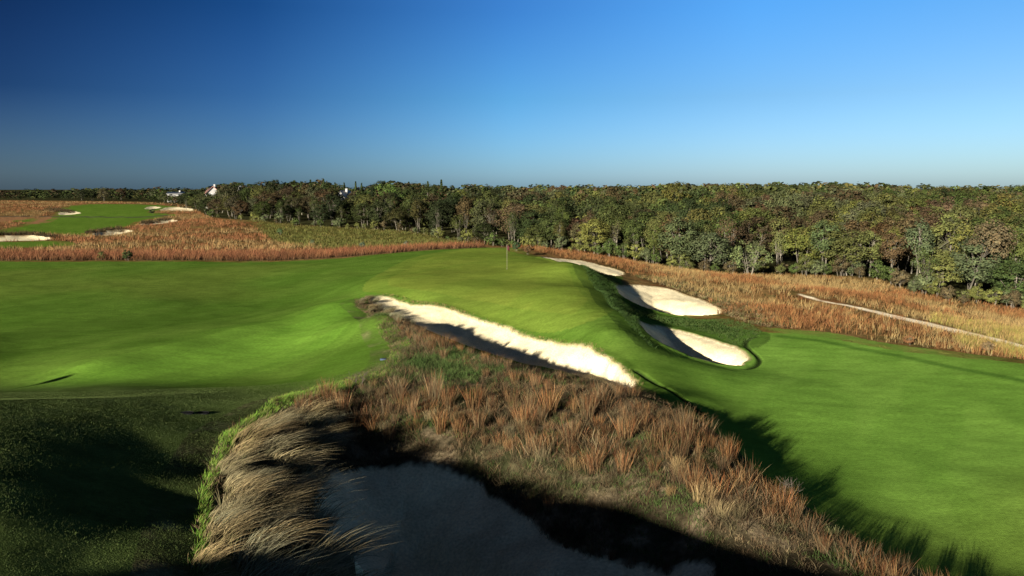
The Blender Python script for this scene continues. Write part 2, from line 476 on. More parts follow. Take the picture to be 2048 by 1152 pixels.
# ------------------------------------------------------------------ the ground: one sheet on a fan of rings, split where the surface changes
th = np.radians(np.concatenate([np.arange(-180, -44, 1.0), np.arange(-44, -37, .5), np.arange(-37, 37, .1), np.arange(37, 44, .5), np.arange(44, 180.1, 1.0)]))
rr = [0.6, 1.5, 3, 4.5, 6, 7.5, 9]
while rr[-1] < 135: rr.append(rr[-1] * 1.0052)
while rr[-1] < 9000: rr.append(rr[-1] * 1.014)
rr = np.array(rr)
GX = (rr[:, None] * np.sin(th)).ravel(); GY = (rr[:, None] * np.cos(th)).ravel()
GZ, SAND = height(GX, GY, True)
nr, nt_ = len(rr), len(th)
idx = np.arange(nr * nt_).reshape(nr, nt_)
Q = np.stack([idx[:-1, :-1], idx[:-1, 1:], idx[1:, 1:], idx[1:, :-1]], -1).reshape(-1, 4)
Q = Q[:, ::-1]
GR = np.hypot(GX, GY)

n_big, n_mid, n_fin = fbm(GX * .035, GY * .035, 3, 2), fbm(GX * .25, GY * .25, 4, 4), fbm(GX * 1.3, GY * 1.3, 4, 6)
wob = (n_mid - .5) * 1.6 + (n_fin - .5) * .8
d_mown = sdf(GX, GY, MOWN, 6) + wob * .25
d_green = sdf(GX, GY, GREEN, 4)
d_ridge = sdf(GX, GY, RIDGE, 3) + wob * .2
d_path = np.interp(GY, [48, 62, 74, 82], [1.15, .9, .36, .1]) - seg_dist(GX, GY, PATH, False) + wob * .6
d_ff = np.maximum(sdf(GX, GY, FARFAIR, 12), sdf(GX, GY, FARPATCH, 12)) + wob * .8
d_till = np.maximum(sdf(GX, GY, TILLED[0], 8), sdf(GX, GY, TILLED[1], 8)) + wob
d_road = 1.6 - seg_dist(GX, GY, FARROAD, False)
d_mead = sdf(GX, GY, MEADOW, 12) + wob * 2
d_wood = wood_depth(GX, GY)

def C(*c): return np.array(c)[None, :]
def mixc(a, b, k): return a * (1 - k[:, None]) + b * k[:, None]
col = mixc(C(.13, .062, .024), C(.17, .105, .04), smooth(.35, .65, n_mid))          # fescue floor
col = mixc(col, C(.075, .066, .022), smooth(.5, .7, n_fin) * .7)
col = mixc(col, C(.075, .07, .018) * (0.75 + .5 * n_mid[:, None]), smooth(-2, 2, d_mead))
col = mixc(col, C(.03, .03, .012), smooth(-3, 2, d_wood))
far_grass = mixc(C(.058, .112, .012), C(.085, .140, .020), n_mid)
col = mixc(col, far_grass, smooth(-.6, .6, d_ff))
col = mixc(col, C(.20, .105, .05), smooth(-.5, .5, d_till))
col = mixc(col, C(.05, .045, .035), smooth(-.4, .4, d_road) * smooth(100, 140, GR))
grain = fbm((GX * .45 + GY * .9) * .10, (GX * .9 - GY * .45) * .55, 3, 12)
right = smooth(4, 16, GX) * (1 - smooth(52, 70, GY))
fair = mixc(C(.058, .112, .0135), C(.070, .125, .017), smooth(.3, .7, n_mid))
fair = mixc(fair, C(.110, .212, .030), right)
PAINTED_SUN_BAND = outline("60 775|200 730|350 696|500 658|600 637|700 600|770 575|800 590|700 640|640 680|560 712|400 745|250 770|120 785")
PAINTED_HOLLOW_SHADE = outline("-100 700|100 690|300 660|450 640|600 610|700 570|640 555|450 570|300 590|100 600|-100 600")
fair = mixc(fair, C(.102, .208, .023), smooth(-2.2, 1.5, sdf(GX, GY, PAINTED_SUN_BAND, 4)) * .9)  # sunlight on the slope facing the sun, put into the turf colour
fair = mixc(fair, C(.046, .090, .011), smooth(-5, 4, sdf(GX, GY, PAINTED_HOLLOW_SHADE, 7)) * .75)  # shade of the hollow tilting away from the sun, darkened into the colour
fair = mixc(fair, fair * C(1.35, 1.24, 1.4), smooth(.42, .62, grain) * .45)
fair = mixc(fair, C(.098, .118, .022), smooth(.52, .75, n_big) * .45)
gcol = mixc(C(.104, .152, .020), C(.126, .168, .025), n_mid)
gcol = mixc(gcol, gcol * C(1.12, 1.05, 1.1), smooth(.4, .65, grain))
fair = mixc(fair, gcol, smooth(-1.2, .8, d_green))
d_cut_shade = np.min([near_line(GX, GY, e, 2.0) + k_ for e, k_ in zip(EDGES[:2], (0, 0))], 0)
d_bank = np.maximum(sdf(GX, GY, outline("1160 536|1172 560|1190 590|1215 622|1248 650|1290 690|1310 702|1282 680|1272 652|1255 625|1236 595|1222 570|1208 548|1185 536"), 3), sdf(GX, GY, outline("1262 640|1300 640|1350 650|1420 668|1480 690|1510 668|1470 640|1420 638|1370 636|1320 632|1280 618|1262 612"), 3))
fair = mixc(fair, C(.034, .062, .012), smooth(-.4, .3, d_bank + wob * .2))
fair = mixc(fair, C(.018, .030, .008), 1 - smooth(.06, .24, d_cut_shade))  # cut turf edge, the shadow of its step painted as a dark line
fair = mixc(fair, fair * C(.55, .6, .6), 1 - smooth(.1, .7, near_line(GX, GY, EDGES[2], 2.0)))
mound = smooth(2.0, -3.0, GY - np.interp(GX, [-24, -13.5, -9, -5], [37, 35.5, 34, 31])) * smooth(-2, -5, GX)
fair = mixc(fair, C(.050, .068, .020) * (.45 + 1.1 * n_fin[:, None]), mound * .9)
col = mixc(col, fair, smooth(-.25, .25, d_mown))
rid = mixc(C(.040, .032, .018), C(.13, .10, .06), smooth(.48, .68, n_fin))
rid = mixc(rid, C(.026, .034, .012), smooth(.50, .66, n_mid) * .6)
col = mixc(col, rid, smooth(-.15, .15, d_ridge))
col = mixc(col, C(.86, .74, .52), smooth(-.25, .35, d_path))
sandc = mixc(C(.57, .485, .305), C(.65, .56, .36), n_mid)
d_sand = np.max(np.stack(list(SAND.values())), 0)
col = mixc(col, C(.30, .24, .13), smooth(-.28, -.02, d_sand) * (GR < 130) * (d_ridge < 0.3))
col = mixc(col, sandc, smooth(-.06, .06, d_sand))

fc = lambda a: a[Q].mean(1)
zone = np.zeros(len(Q), int)
f_mown = fc(d_mown)
zone[f_mown > 0] = 1
zone[(fc(d_green) > 0) & (f_mown > 0)] = 2
zone[fc(d_ff) > 0] = 3
zone[fc(d_ridge) > 0] = 0
zone[(fc(d_mead) > 0)] = 4
zone[fc(d_path) > 0] = 5
zone[(fc(d_wood) > 0) & (fc(GR) > 60)] = 6
bk = list(SAND)
for i, k in enumerate(bk):
    zone[fc(SAND[k]) > 0] = 10 + i
G3 = np.stack([GX, GY, GZ], 1)
def ground_piece(name, z, mat, label, cat):
    f = Q[zone == z]
    if not len(f): return None
    used, inv = np.unique(f, return_inverse=True)
    me = mesh_np(name, G3[used], inv.reshape(-1, 4), None, col[used], True)
    return tag(obj(name, me, mat), label, cat, kind='structure')
ground_piece('ground', 0, M_ground, 'brown sandy rough ground of the golf course between the mown areas', 'ground')
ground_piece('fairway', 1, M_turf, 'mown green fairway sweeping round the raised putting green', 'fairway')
ground_piece('putting_green', 2, M_turf, 'raised yellow green putting surface with the flagstick', 'putting green')
ground_piece('distant_fairway', 3, M_turf, 'far fairways of the next hole at the left', 'fairway')
ground_piece('meadow', 4, M_ground, 'olive meadow hollow in front of the dark wood', 'meadow')
ground_piece('path', 5, M_sand, 'pale sandy path through the copper grass at the right', 'path')
ground_piece('wood_floor', 6, M_ground, 'dark leaf covered ground under the wood', 'ground')
BL = {'long': 'long sand bunker half in shadow between the grassy ridge and the green',
      'right_rear': 'upper of two sand bunkers below the steep right bank of the green',
      'right_near': 'lower sand bunker with a shaded left half beside the right fairway',
      'behind_green': 'narrow white bunker behind the right edge of the green',
      'front': 'large sand bunker in deep shade at the bottom of the picture',
      'far_left': 'distant bunker with a dark turf face at the left edge',
      'far_mid': 'distant bunker cut into the near end of the far fairway',
      'far_slope': 'distant thin bunker on the copper slope right of the far fairway',
      'far_fairway': 'small distant bunker left of the far fairway',
      'far_top': 'small pale bunker at the top of the far fairway',
      'far_top_right': 'pale sandy scrape right of the topmost far bunker'}
for i, k in enumerate(bk):
    ground_piece('sand_bunker', 10 + i, M_sand, BL[k], 'bunker')
# ------------------------------------------------------------------ blades of grass
def blade_arrays(base, lean, h, w, cb, ct, segs=3, droop=0.0, rng=R):
    """base N,3; lean N,2 = sideways reach of the tip; h height; w width; colours at foot and tip"""
    n = len(base)
    ts = np.linspace(0, 1, segs + 1)
    a = rng.uniform(0, 2 * math.pi, n)
    side = np.stack([np.cos(a), np.sin(a), np.zeros(n)], 1) * (w * .5)[:, None]
    V, Cc = [], []
    for i, t in enumerate(ts):
        p = base.copy()
        p[:, :2] += lean * (t ** 1.5)
        p[:, 2] += h * (t * (1 + droop) - droop * t * t * 1.35)
        c = cb * (1 - t) + ct * t
        if i < segs:
            k = 1 - .55 * t
            V += [p - side * k, p + side * k]; Cc += [c, c]
        else:
            V.append(p); Cc.append(c)
    m = 2 * segs + 1
    V = np.stack(V, 1).reshape(-1, 3); Cc = np.stack(Cc, 1).reshape(-1, 3)
    o = (np.arange(n) * m)[:, None]
    q = [o + np.array([[2 * i, 2 * i + 1, 2 * i + 3, 2 * i + 2]]) for i in range(segs - 1)]
    q = np.concatenate(q) if q else np.zeros((0, 4), int)
    t3 = o + np.array([[2 * segs - 2, 2 * segs - 1, 2 * segs]])
    return V, q, t3, Cc

def blade_mesh(name, *a, **k):
    V, q, t, c = blade_arrays(*a, **k)
    return mesh_np(name, V, q if len(q) else None, t, c)

def pick(pal, n, var=.2, rng=R):
    pal = np.array(pal)
    c = pal[rng.integers(0, len(pal), n)]
    return c * rng.uniform(1 - var, 1 + var, (n, 1))

def on_ground(xy):
    return np.column_stack([xy, height(xy[:, 0], xy[:, 1])])

def scatter(poly, per_m2, rng=R, keep=None, cap=400000):
    lo, hi = poly.min(0), poly.max(0)
    n = int(min(cap, per_m2 * np.prod(hi - lo)))
    p = rng.uniform(lo, hi, (n, 2))
    k = inside(p[:, 0], p[:, 1], poly)
    p = p[k]
    if keep is not None:
        p = p[keep(p[:, 0], p[:, 1])]
    return p

def in_view(x, y, m=1.25):
    with np.errstate(divide='ignore', invalid='ignore'):
        return (y > 8) & (np.abs(x / y) < .64 * m)

def no_sand(x, y, mg=0.1):
    k = np.ones(x.shape, bool)
    for poly, *_ in BUNK.values():
        k &= sdf(x, y, poly, 1.0) < -mg
    return k

def clumped(centres, n, rad, hh, ww, pal_b, pal_t, lean=(0, 0), lean_var=.25, segs=1, var=.25, rng=R, hv=.35, cluster_var=.2):
    """n blades round every centre: returns base, lean, h, w, cb, ct"""
    m = len(centres)
    ang = rng.uniform(0, 2 * math.pi, (m, n)); r = rad * np.sqrt(rng.random((m, n)))
    x = (centres[:, :1] + r * np.cos(ang)).ravel(); y = (centres[:, 1:2] + r * np.sin(ang)).ravel()
    z = np.repeat(centres[:, 2], n)
    cs = np.repeat(rng.uniform(1 - hv, 1 + hv, m), n)
    h = hh * cs * rng.uniform(.6, 1.15, m * n)
    w = np.full(m * n, ww) * rng.uniform(.7, 1.3, m * n)
    out = (r / rad).ravel()[:, None] * np.stack([np.cos(ang).ravel(), np.sin(ang).ravel()], 1) * .25
    ln = (np.array(lean)[None, :] + out + rng.normal(0, lean_var, (m * n, 2))) * h[:, None]
    k = np.repeat(rng.integers(0, len(pal_t), m), n)
    br = np.repeat(rng.uniform(1 - cluster_var, 1 + cluster_var, m), n)[:, None] * rng.uniform(1 - var, 1 + var, (m * n, 1))
    return np.stack([x, y, z - .02], 1), ln, h, w, np.array(pal_b)[k % len(pal_b)] * br, np.array(pal_t)[k] * br

RUST_B = [(.13, .07, .03), (.11, .06, .03), (.12, .08, .035)]
RUST_T = [(.23, .085, .034), (.19, .065, .028), (.25, .12, .045)]
TAN_B = [(.13, .10, .045), (.11, .085, .04)]
TAN_T = [(.33, .235, .10), (.28, .19, .085)]
OLIVE_B = [(.04, .05, .016), (.05, .045, .018)]
OLIVE_T = [(.085, .10, .03), (.11, .095, .035)]

def stuff(name, arr, label, cat, mat=None):
    V, q, t, c = arr
    o = obj(name, mesh_np(name, V, q if len(q) else None, t, c), mat or M_blade)
    return tag(o, label, cat, kind='stuff')

# ---- copper fescue: the field right of the green
def zone_ok(x, y, mown=-.1, path=True):
    k = in_view(x, y) & no_sand(x, y, .15)
    k &= sdf(x, y, MOWN, 3) < mown
    if path:
        for q_ in (0, 1.2, 2.4): k &= seg_dist(x, y + q_, PATH, False) > 1.15
    return k
RIGHTF = np.vstack([outline("1022 493 104|1060 489 104|1110 493 104|1200 506 108|1300 525 105|1400 540 105|1500 546 105|1600 550 104|1750 558 100|1850 592 90|1950 606 86|2060 622 82|2300 648 76", close=False, sub=2),
                    outline("2300 764|2048 736|1900 720|1750 699|1640 677|1560 668|1480 655|1440 632|1400 598|1330 574|1255 548|1240 540|1180 524|1085 512|1060 508|1030 500", close=False, sub=2)])
p = scatter(RIGHTF, 5.0, keep=zone_ok)
dens = fbm(p[:, 0] * .22, p[:, 1] * .22, 3, 8)
thin = smooth(5, 1.0, p[:, 0] * .0 + np.maximum(0, p[:, 0] - 24) * .4 + seg_dist(p[:, 0], p[:, 1], RIGHTF[-32:], False))     # sparse along the bunkers and the mown edge
p = p[R.random(len(p)) > .75 * thin + .5 * smooth(.5, .38, dens)]
g3 = on_ground(p)
kind = fbm(p[:, 0] * .12, p[:, 1] * .12, 3, 9) + R.normal(0, .08, len(p))
RF_B = [(.09, .052, .02)] * 4; RF_T = [(.19, .075, .026), (.165, .058, .022), (.22, .115, .042), (.15, .06, .025)]
parts = []
for sel, pb, pt, hh in ((kind < .56, RF_B, RF_T, .62), (kind >= .56, TAN_B, [(.24, .15, .055), (.20, .13, .048)], .6)):
    parts.append(clumped(g3[sel], 9, .28, hh * .8, .028, pb, pt, lean=(.12, .08), segs=1, cluster_var=.35))
arr = [np.concatenate(a) for a in zip(*parts)]
stuff('fescue_field', blade_arrays(*arr, segs=2), 'copper and straw fescue field between the bunkers and the wood at the right', 'fescue')
# yellow green plants by the path
YEL = outline("1860 635|1900 640|2048 662|2048 690|2000 680|1930 664|1870 648")
YEL2 = outline("1915 672|1990 690|2048 702|2048 716|1980 706|1920 690")
for q_, lb in ((YEL, 'yellow green grass strip on the far side of the sandy path'), (YEL2, 'yellow green grass patch between the path and the right fairway')):
    c = on_ground(scatter(q_, 7, keep=lambda x, y: in_view(x, y) & (seg_dist(x, y, PATH, False) > 1.1) & (seg_dist(x, y + 1.3, PATH, False) > 1.1)))
    stuff('weed_patch', blade_arrays(*clumped(c, 10, .25, .5, .026, [(.10, .10, .025)], [(.20, .18, .04), (.26, .19, .06), (.22, .12, .045)]), segs=2), lb, 'weeds')

# ---- copper fescue beyond the left fairway
BAND = outline("-300 521 107|0 520 106|300 521 104|560 521 101|690 515 102|790 506 103|880 499 105|960 495 107|960 494 114|860 494 118|760 500 118|600 508 116|300 506 118|0 505 120|-300 505 120", sub=2)
c = on_ground(scatter(BAND, 4.2))
BR_T = [(.175, .060, .028), (.15, .056, .026), (.20, .088, .036), (.12, .048, .024)]
stuff('fescue_band', blade_arrays(*clumped(c, 9, .3, .95, .035, [(.05, .032, .016)] * 4, BR_T, lean=(.1, .05), cluster_var=.4), segs=2), 'rust red fescue band along the far edge of the left fairway', 'fescue')
LEFTF = outline("-500 508|0 506|300 508|500 506|620 502|640 492|560 486|528 472|512 455|440 440|400 424|360 409|250 405|100 404|0 402|-300 402", sub=2)
def left_ok(x, y):
    k = np.maximum(sdf(x, y, FARFAIR, 12), sdf(x, y, FARPATCH, 12)) < -.6
    k &= no_sand(x, y, .5)
    k &= np.maximum(sdf(x, y, TILLED[0], 8), sdf(x, y, TILLED[1], 8)) < -.5
    return k & in_view(x, y, 1.1) & (seg_dist(x, y, FARROAD, False) > 2)
p = scatter(LEFTF, .8, keep=left_ok)
p = p[R.random(len(p)) < np.clip(1.1 - np.hypot(p[:, 0], p[:, 1]) / 420, .25, 1)]
c = on_ground(p)
kk = fbm(p[:, 0] * .04, p[:, 1] * .06, 3, 21) + R.normal(0, .06, len(p))
parts = []
for sel, pb, pt in ((kk < .5, [(.12, .055, .025)] * 3, [(.17, .068, .027), (.145, .056, .024), (.19, .088, .034)]), (kk >= .5, TAN_B, [(.22, .125, .046), (.19, .10, .038)])):
    parts.append(clumped(c[sel], 8, .55, .7, .075, pb, pt, lean=(.1, .05), cluster_var=.35))
stuff('distant_fescue', blade_arrays(*[np.concatenate(a) for a in zip(*parts)], segs=1), 'copper brown fescue slopes around the far fairways at the left', 'fescue')
BRUSH = [outline(t_) for t_ in ("-60 470|0 468|60 466|100 471|118 476|100 475|60 470|0 471|-60 472", "172 466|200 460|235 457|258 461|235 461|205 463|180 468", "282 446|310 441|330 438|338 439|318 443|290 447", "85 421|110 418|135 421|150 424|125 424|100 423")]
bp = np.concatenate([scatter(b_, 1.6) for b_ in BRUSH])
stuff('dark_brush', blade_arrays(*clumped(on_ground(bp), 10, .5, .8, .09, [(.02, .016, .008)], [(.045, .03, .014), (.07, .045, .02), (.03, .026, .012)], cluster_var=.4), segs=1), 'dark brush on the upper lips of the distant bunkers', 'brush')
# meadow tufts
c = on_ground(scatter(MEADOW, .9, keep=lambda x, y: wood_depth(x, y) < 4))
stuff('meadow_grass', blade_arrays(*clumped(c, 7, .5, .55, .07, [(.04, .042, .012)] * 3, [(.10, .10, .024), (.13, .10, .03), (.085, .095, .022)], cluster_var=.4), segs=1), 'olive green and brown meadow grass in the hollow before the wood', 'meadow grass')

# ---- the foreground ridge
def ridge_ok(x, y):
    return no_sand(x, y, .05) & in_view(x, y, 1.3)
p = scatter(RIDGE, 55, keep=ridge_ok)
c = on_ground(p)
nz = fbm(p[:, 0] * .45, p[:, 1] * .45, 3, 31)
n2 = fbm(p[:, 0] * 1.6, p[:, 1] * 1.6, 3, 33)
gpx, gpy = P(880, 735, 36)
green = (nz + .3 * (n2 - .5) + .16 * np.exp(-((p[:, 0] - gpx) ** 2 + (p[:, 1] - gpy) ** 2) / 14) > .60)
bare = (n2 < .40) & ~green
p3 = scatter(RIDGE, 30, keep=ridge_ok)
n3 = fbm(p3[:, 0] * .5, p3[:, 1] * .5, 3, 37)
p3 = p3[(n3 > .47)]
p3 = p3[np.hypot(p3[:, 0], p3[:, 1]) > 20.5]
c3 = on_ground(p3)
tang = clumped(c3, 8, .15, .27, .012, [(.03, .022, .013)] * 6, [(.10, .052, .025), (.075, .042, .022), (.13, .09, .046), (.055, .045, .025), (.17, .125, .068), (.05, .055, .022)], lean_var=.6, cluster_var=.55, hv=.65)
parts = [tang, clumped(c[green], 7, .12, .14, .014, [(.03, .045, .012)] * 3, [(.05, .082, .02), (.07, .085, .026), (.036, .065, .015)], lean_var=.5, cluster_var=.4),
         clumped(c[~green & ~bare], 7, .13, .12, .013, [(.07, .055, .028)] * 4, [(.15, .10, .052), (.21, .155, .085), (.11, .06, .032), (.085, .08, .034)], lean_var=.8, cluster_var=.4)]
gk = on_ground(np.array([gpx, gpy]) + R.normal(0, 1, (700, 2)) * np.array([2.6, 2.4]))
gk = gk[inside(gk[:, 0], gk[:, 1], RIDGE) & no_sand(gk[:, 0], gk[:, 1], .3)]
parts.append(clumped(gk, 26, .22, .24, .012, [(.022, .035, .010)] * 3, [(.055, .095, .022), (.075, .10, .03), (.04, .075, .018)], lean_var=.45, cluster_var=.4))
stuff('ground_cover', blade_arrays(*[np.concatenate(a) for a in zip(*parts)], segs=2), 'low green and straw coloured ground cover on the ridge above the shaded bunker', 'ground cover')

# rough turf along the edges of the mown ground and on the bank right of the green
BANK = outline("1160 536|1172 560|1190 590|1215 622|1248 650|1290 690|1310 702|1282 680|1272 652|1255 625|1236 595|1222 570|1208 548|1185 536")
RIM = outline("780 590|850 604|920 624|1000 650|1060 673|1150 691|1215 716|1262 748|1285 775|1262 762|1210 724|1150 700|1060 682|1000 657|920 631|850 612|770 598")
SPIT = outline("1262 640|1300 640|1350 650|1420 668|1480 690|1520 660|1470 640|1420 638|1370 636|1320 632|1280 618|1262 612")
c = on_ground(scatter(BANK, 80, keep=lambda x, y: no_sand(x, y, .05)))
b1 = clumped(c, 5, .14, .15, .014, [(.016, .032, .008)], [(.028, .056, .012), (.040, .066, .016)], lean=(.5, -.3), lean_var=.35, cluster_var=.35)
c = on_ground(scatter(SPIT, 30, keep=lambda x, y: no_sand(x, y, .05)))
b2 = clumped(c, 5, .14, .14, .02, [(.02, .04, .01)], [(.038, .068, .014), (.06, .075, .02)], lean_var=.4)
c = on_ground(scatter(RIM, 45, keep=lambda x, y: no_sand(x, y, .03)))
b3 = clumped(c, 5, .12, .17, .016, [(.04, .07, .015), (.10, .075, .03)], [(.07, .14, .025), (.30, .21, .085)], lean_var=.4)
stuff('rough_turf', blade_arrays(*[np.concatenate(a) for a in zip(b1, b2, b3)], segs=2), 'longer green turf on the banks and rims round the bunkers', 'rough grass')
SANDY = outline("1330 572|1400 596|1450 630|1520 650|1600 655|1560 628|1480 600|1400 575|1330 556|1270 552")
c = on_ground(scatter(SANDY, 9, keep=lambda x, y: no_sand(x, y, .05)))
stuff('heath_plants', blade_arrays(*clumped(c, 9, .2, .22, .03, [(.05, .045, .02)] * 4, [(.11, .10, .035), (.16, .09, .045), (.24, .17, .09), (.085, .10, .03)], lean_var=.7, cluster_var=.4), segs=2), 'low brown and olive plants on the sandy ground above the right bunkers', 'heath')
# blades on the shaded mound and the bright lip of turf beside the golden grass
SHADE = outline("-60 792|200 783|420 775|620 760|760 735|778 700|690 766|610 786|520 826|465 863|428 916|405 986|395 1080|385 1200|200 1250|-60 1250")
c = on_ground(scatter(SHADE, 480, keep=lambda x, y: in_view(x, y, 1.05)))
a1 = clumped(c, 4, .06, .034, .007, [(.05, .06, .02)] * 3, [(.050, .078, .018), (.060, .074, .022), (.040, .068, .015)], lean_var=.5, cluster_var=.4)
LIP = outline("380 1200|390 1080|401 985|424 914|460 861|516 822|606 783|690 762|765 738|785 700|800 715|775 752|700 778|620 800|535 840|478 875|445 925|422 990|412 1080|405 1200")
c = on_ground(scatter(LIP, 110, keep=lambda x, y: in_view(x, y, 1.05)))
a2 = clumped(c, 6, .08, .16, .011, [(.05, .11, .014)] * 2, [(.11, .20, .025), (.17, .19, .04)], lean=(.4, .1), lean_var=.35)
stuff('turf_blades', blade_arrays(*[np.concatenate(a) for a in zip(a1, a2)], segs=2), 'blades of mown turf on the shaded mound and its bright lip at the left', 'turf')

# ------------------------------------------------------------------ tussocks: every one a plant of its own
def tussock_mesh(name, n, rad, hh, ww, pb, pt, lean=(0, 0), lv=.15, droop=0.0, segs=3, seed=1):
    rg = np.random.default_rng(seed)
    a = clumped(np.array([[0, 0, 0.0]]), n, rad, hh, ww, pb, pt, lean=lean, lean_var=lv, rng=rg, hv=0.02, cluster_var=.02)
    b = list(a)
    k = rg.integers(0, len(pt), n)
    br = rg.uniform(.4, 1.45, (n, 1))
    b[4] = np.array(pb)[k % len(pb)] * br; b[5] = np.array(pt)[k] * br
    me = blade_mesh(name, *b, segs=segs, droop=droop, rng=rg)
    me.materials.append(M_tuft)
    return me

RUST_T = [(.195, .078, .030), (.165, .060, .023), (.20, .108, .042), (.11, .07, .035), (.21, .15, .072)]
RUST_B = [(.08, .05, .024), (.07, .045, .024), (.10, .07, .032)]
BLUE = [tussock_mesh('bluestem_tussock', n_, rd, hh, .0115, RUST_B, RUST_T, seed=s_, lv=lv) for s_, n_, rd, hh, lv in ((1, 150, .22, .82, .16), (2, 120, .32, .66, .28), (3, 170, .18, .95, .13), (21, 90, .40, .50, .42), (22, 130, .27, .78, .21), (23, 60, .16, .88, .24), (24, 100, .45, .62, .30))]
BLONDE = [tussock_mesh('blonde_tussock', 190, .26, .66, .0085, TAN_B, [(.26, .185, .085), (.21, .145, .07), (.16, .09, .045)], seed=s_, lv=.28, droop=.35) for s_ in (4, 5)]
FESC = [tussock_mesh('fescue_tussock', 190, .34, .60, .0135, [(.10, .085, .04), (.05, .075, .02)], [(.36, .28, .15), (.29, .225, .12), (.42, .345, .19)], lean=(1.0, .45), lv=.38, droop=.65, segs=4, seed=s_) for s_ in (6, 7, 8)]
GREY = [tussock_mesh('grey_herb', 120, .22, .42, .012, [(.05, .06, .025)], [(.13, .15, .065), (.16, .16, .08)], lv=.35, seed=s_) for s_ in (9,)]
taken = []
def spaced(cands, dmin, limit, avoid=taken):
    out = []
    for q_ in cands:
        if len(out) >= limit: break
        dm = dmin * R.uniform(.45, 1.35)
        if all((q_[0] - a[0]) ** 2 + (q_[1] - a[1]) ** 2 > (dm + a[2]) ** 2 * .25 for a in avoid):
            out.append(q_); avoid.append((q_[0], q_[1], dm))
    return out
def plant(meshes, name, xy, label, cat, group, smin=.75, smax=1.25, rot=None, tints=None):
    pts = on_ground(np.array(xy))
    for i, (x, y, z) in enumerate(pts):
        o = obj(name, meshes[i % len(meshes)])
        o.location = (x, y, z - .02)
        s = R.uniform(smin, smax) * R.uniform(.8, 1.1)
        o.scale = (s * R.uniform(.85, 1.2), s * R.uniform(.85, 1.2), s)
        o.rotation_euler = (0, 0, R.uniform(0, 6.28) if rot is None else R.normal(rot[0], rot[1]))
        t = R.uniform(.55, 1.25)
        h_ = R.uniform(-.16, .10)
        o.color = (t * (1 + h_), t, t * (1 - h_), 1)
        tag(o, label, cat, group)
def wpoly(txt, sub=3): return outline(txt, sub=sub)
def shuffle(p): return p[R.permutation(len(p))]
Z_CREST = wpoly("800 658|860 688|920 712|1000 746|1100 776|1190 796|1270 802|1262 825|1180 812|1090 794|990 765|900 730|840 706|790 672")
Z_MID = wpoly("690 778|760 775|830 790|900 800|1000 800|1100 812|1230 826|1340 836|1390 862|1400 905|1460 955|1530 1000|1560 1035|1450 1030|1330 985|1230 965|1120 930|1010 905|930 880|850 868|770 845|690 830")
Z_EDGE = wpoly("1405 868|1445 905|1495 950|1565 1003|1640 1056|1740 1116|1840 1170|1960 1232|1880 1236|1760 1165|1650 1110|1560 1055|1470 1000|1400 940")
Z_BACK = wpoly("610 800|690 785|760 800|820 840|810 880|760 880|700 870|640 850|600 830")
Z_GOLD = wpoly("410 1200|420 1070|430 985|455 925|490 880|550 842|610 815|660 850|640 900|620 960|630 1040|655 1110|680 1200")
Z_TOE = wpoly("1020 985|1080 1010|1150 1070|1240 1110|1340 1130|1330 1150|1230 1135|1130 1095|1060 1040")
ok = lambda x, y: ridge_ok(x, y)
g_ = 'bluestem tussocks on the ridge'
plant(BLUE, 'bluestem_tussock', spaced(shuffle(scatter(Z_CREST, 30, keep=ok)), .8, 46), 'rust coloured bluestem tussock along the edge of the long sand bunker', 'grass tussock', 'bluestem along the long bunker', .45, .9)
plant(BLUE, 'bluestem_tussock', spaced(shuffle(scatter(Z_MID, 30, keep=ok)), .85, 105), 'upright rust brown bluestem tussock in the middle of the sunlit ridge', 'grass tussock', 'bluestem in the middle of the ridge', .5, 1.25)
plant(BLUE, 'bluestem_tussock', spaced(shuffle(scatter(Z_EDGE, 30, keep=ok)), .7, 72), 'rust coloured bluestem tussock along the right edge of the ridge', 'grass tussock', 'bluestem along the right edge of the ridge', .55, 1.15)
plant(BLUE, 'bluestem_tussock', spaced(shuffle(scatter(Z_BACK, 30, keep=ok)), .8, 26), 'rust coloured bluestem tussock on the bank behind the shaded bunker', 'grass tussock', 'bluestem behind the shaded bunker', .7, 1.15)
plant(BLONDE, 'blonde_tussock', spaced(shuffle(scatter(Z_MID, 30, keep=ok)), .8, 40), 'straw coloured drooping tussock among the rust coloured ones on the ridge', 'grass tussock', 'straw tussocks on the ridge', .6, 1.1)
plant(BLONDE, 'blonde_tussock', spaced(shuffle(scatter(Z_BACK, 30, keep=ok)), .7, 18), 'straw coloured tussock on the bank behind the shaded bunker', 'grass tussock', 'straw tussocks behind the shaded bunker', .7, 1.1)
plant(FESC, 'fescue_tussock', spaced(shuffle(scatter(Z_GOLD, 40, keep=ok)), .85, 85, []), 'long golden fescue tussock combed over the left bank of the shaded bunker', 'grass tussock', 'golden fescue on the left bank', .6, 1.45, rot=(-.05, .45))
plant(GREY, 'grey_herb', spaced(shuffle(scatter(Z_EDGE, 20, keep=ok)), .6, 14), 'low grey green herb among the bluestem at the right edge of the ridge', 'herb', 'grey herbs on the ridge', .6, 1.0)
plant(BLUE, 'bluestem_tussock', spaced(shuffle(scatter(Z_TOE, 30, keep=lambda x, y: in_view(x, y))), .6, 16), 'dark tussock at the sunlit rim on the right of the shaded bunker', 'grass tussock', 'tussocks on the rim of the shaded bunker', .35, .6)
HEAD = wpoly("712 604|745 597|775 614|800 640|830 664|800 668|770 648|745 628")
plant(FESC, 'fescue_tussock', spaced(shuffle(scatter(HEAD, 30)), .5, 26, []), 'pale fescue tussock on the left tip of the long sand bunker', 'grass tussock', 'pale fescue at the tip of the long bunker', .5, .8, rot=(0, .6))
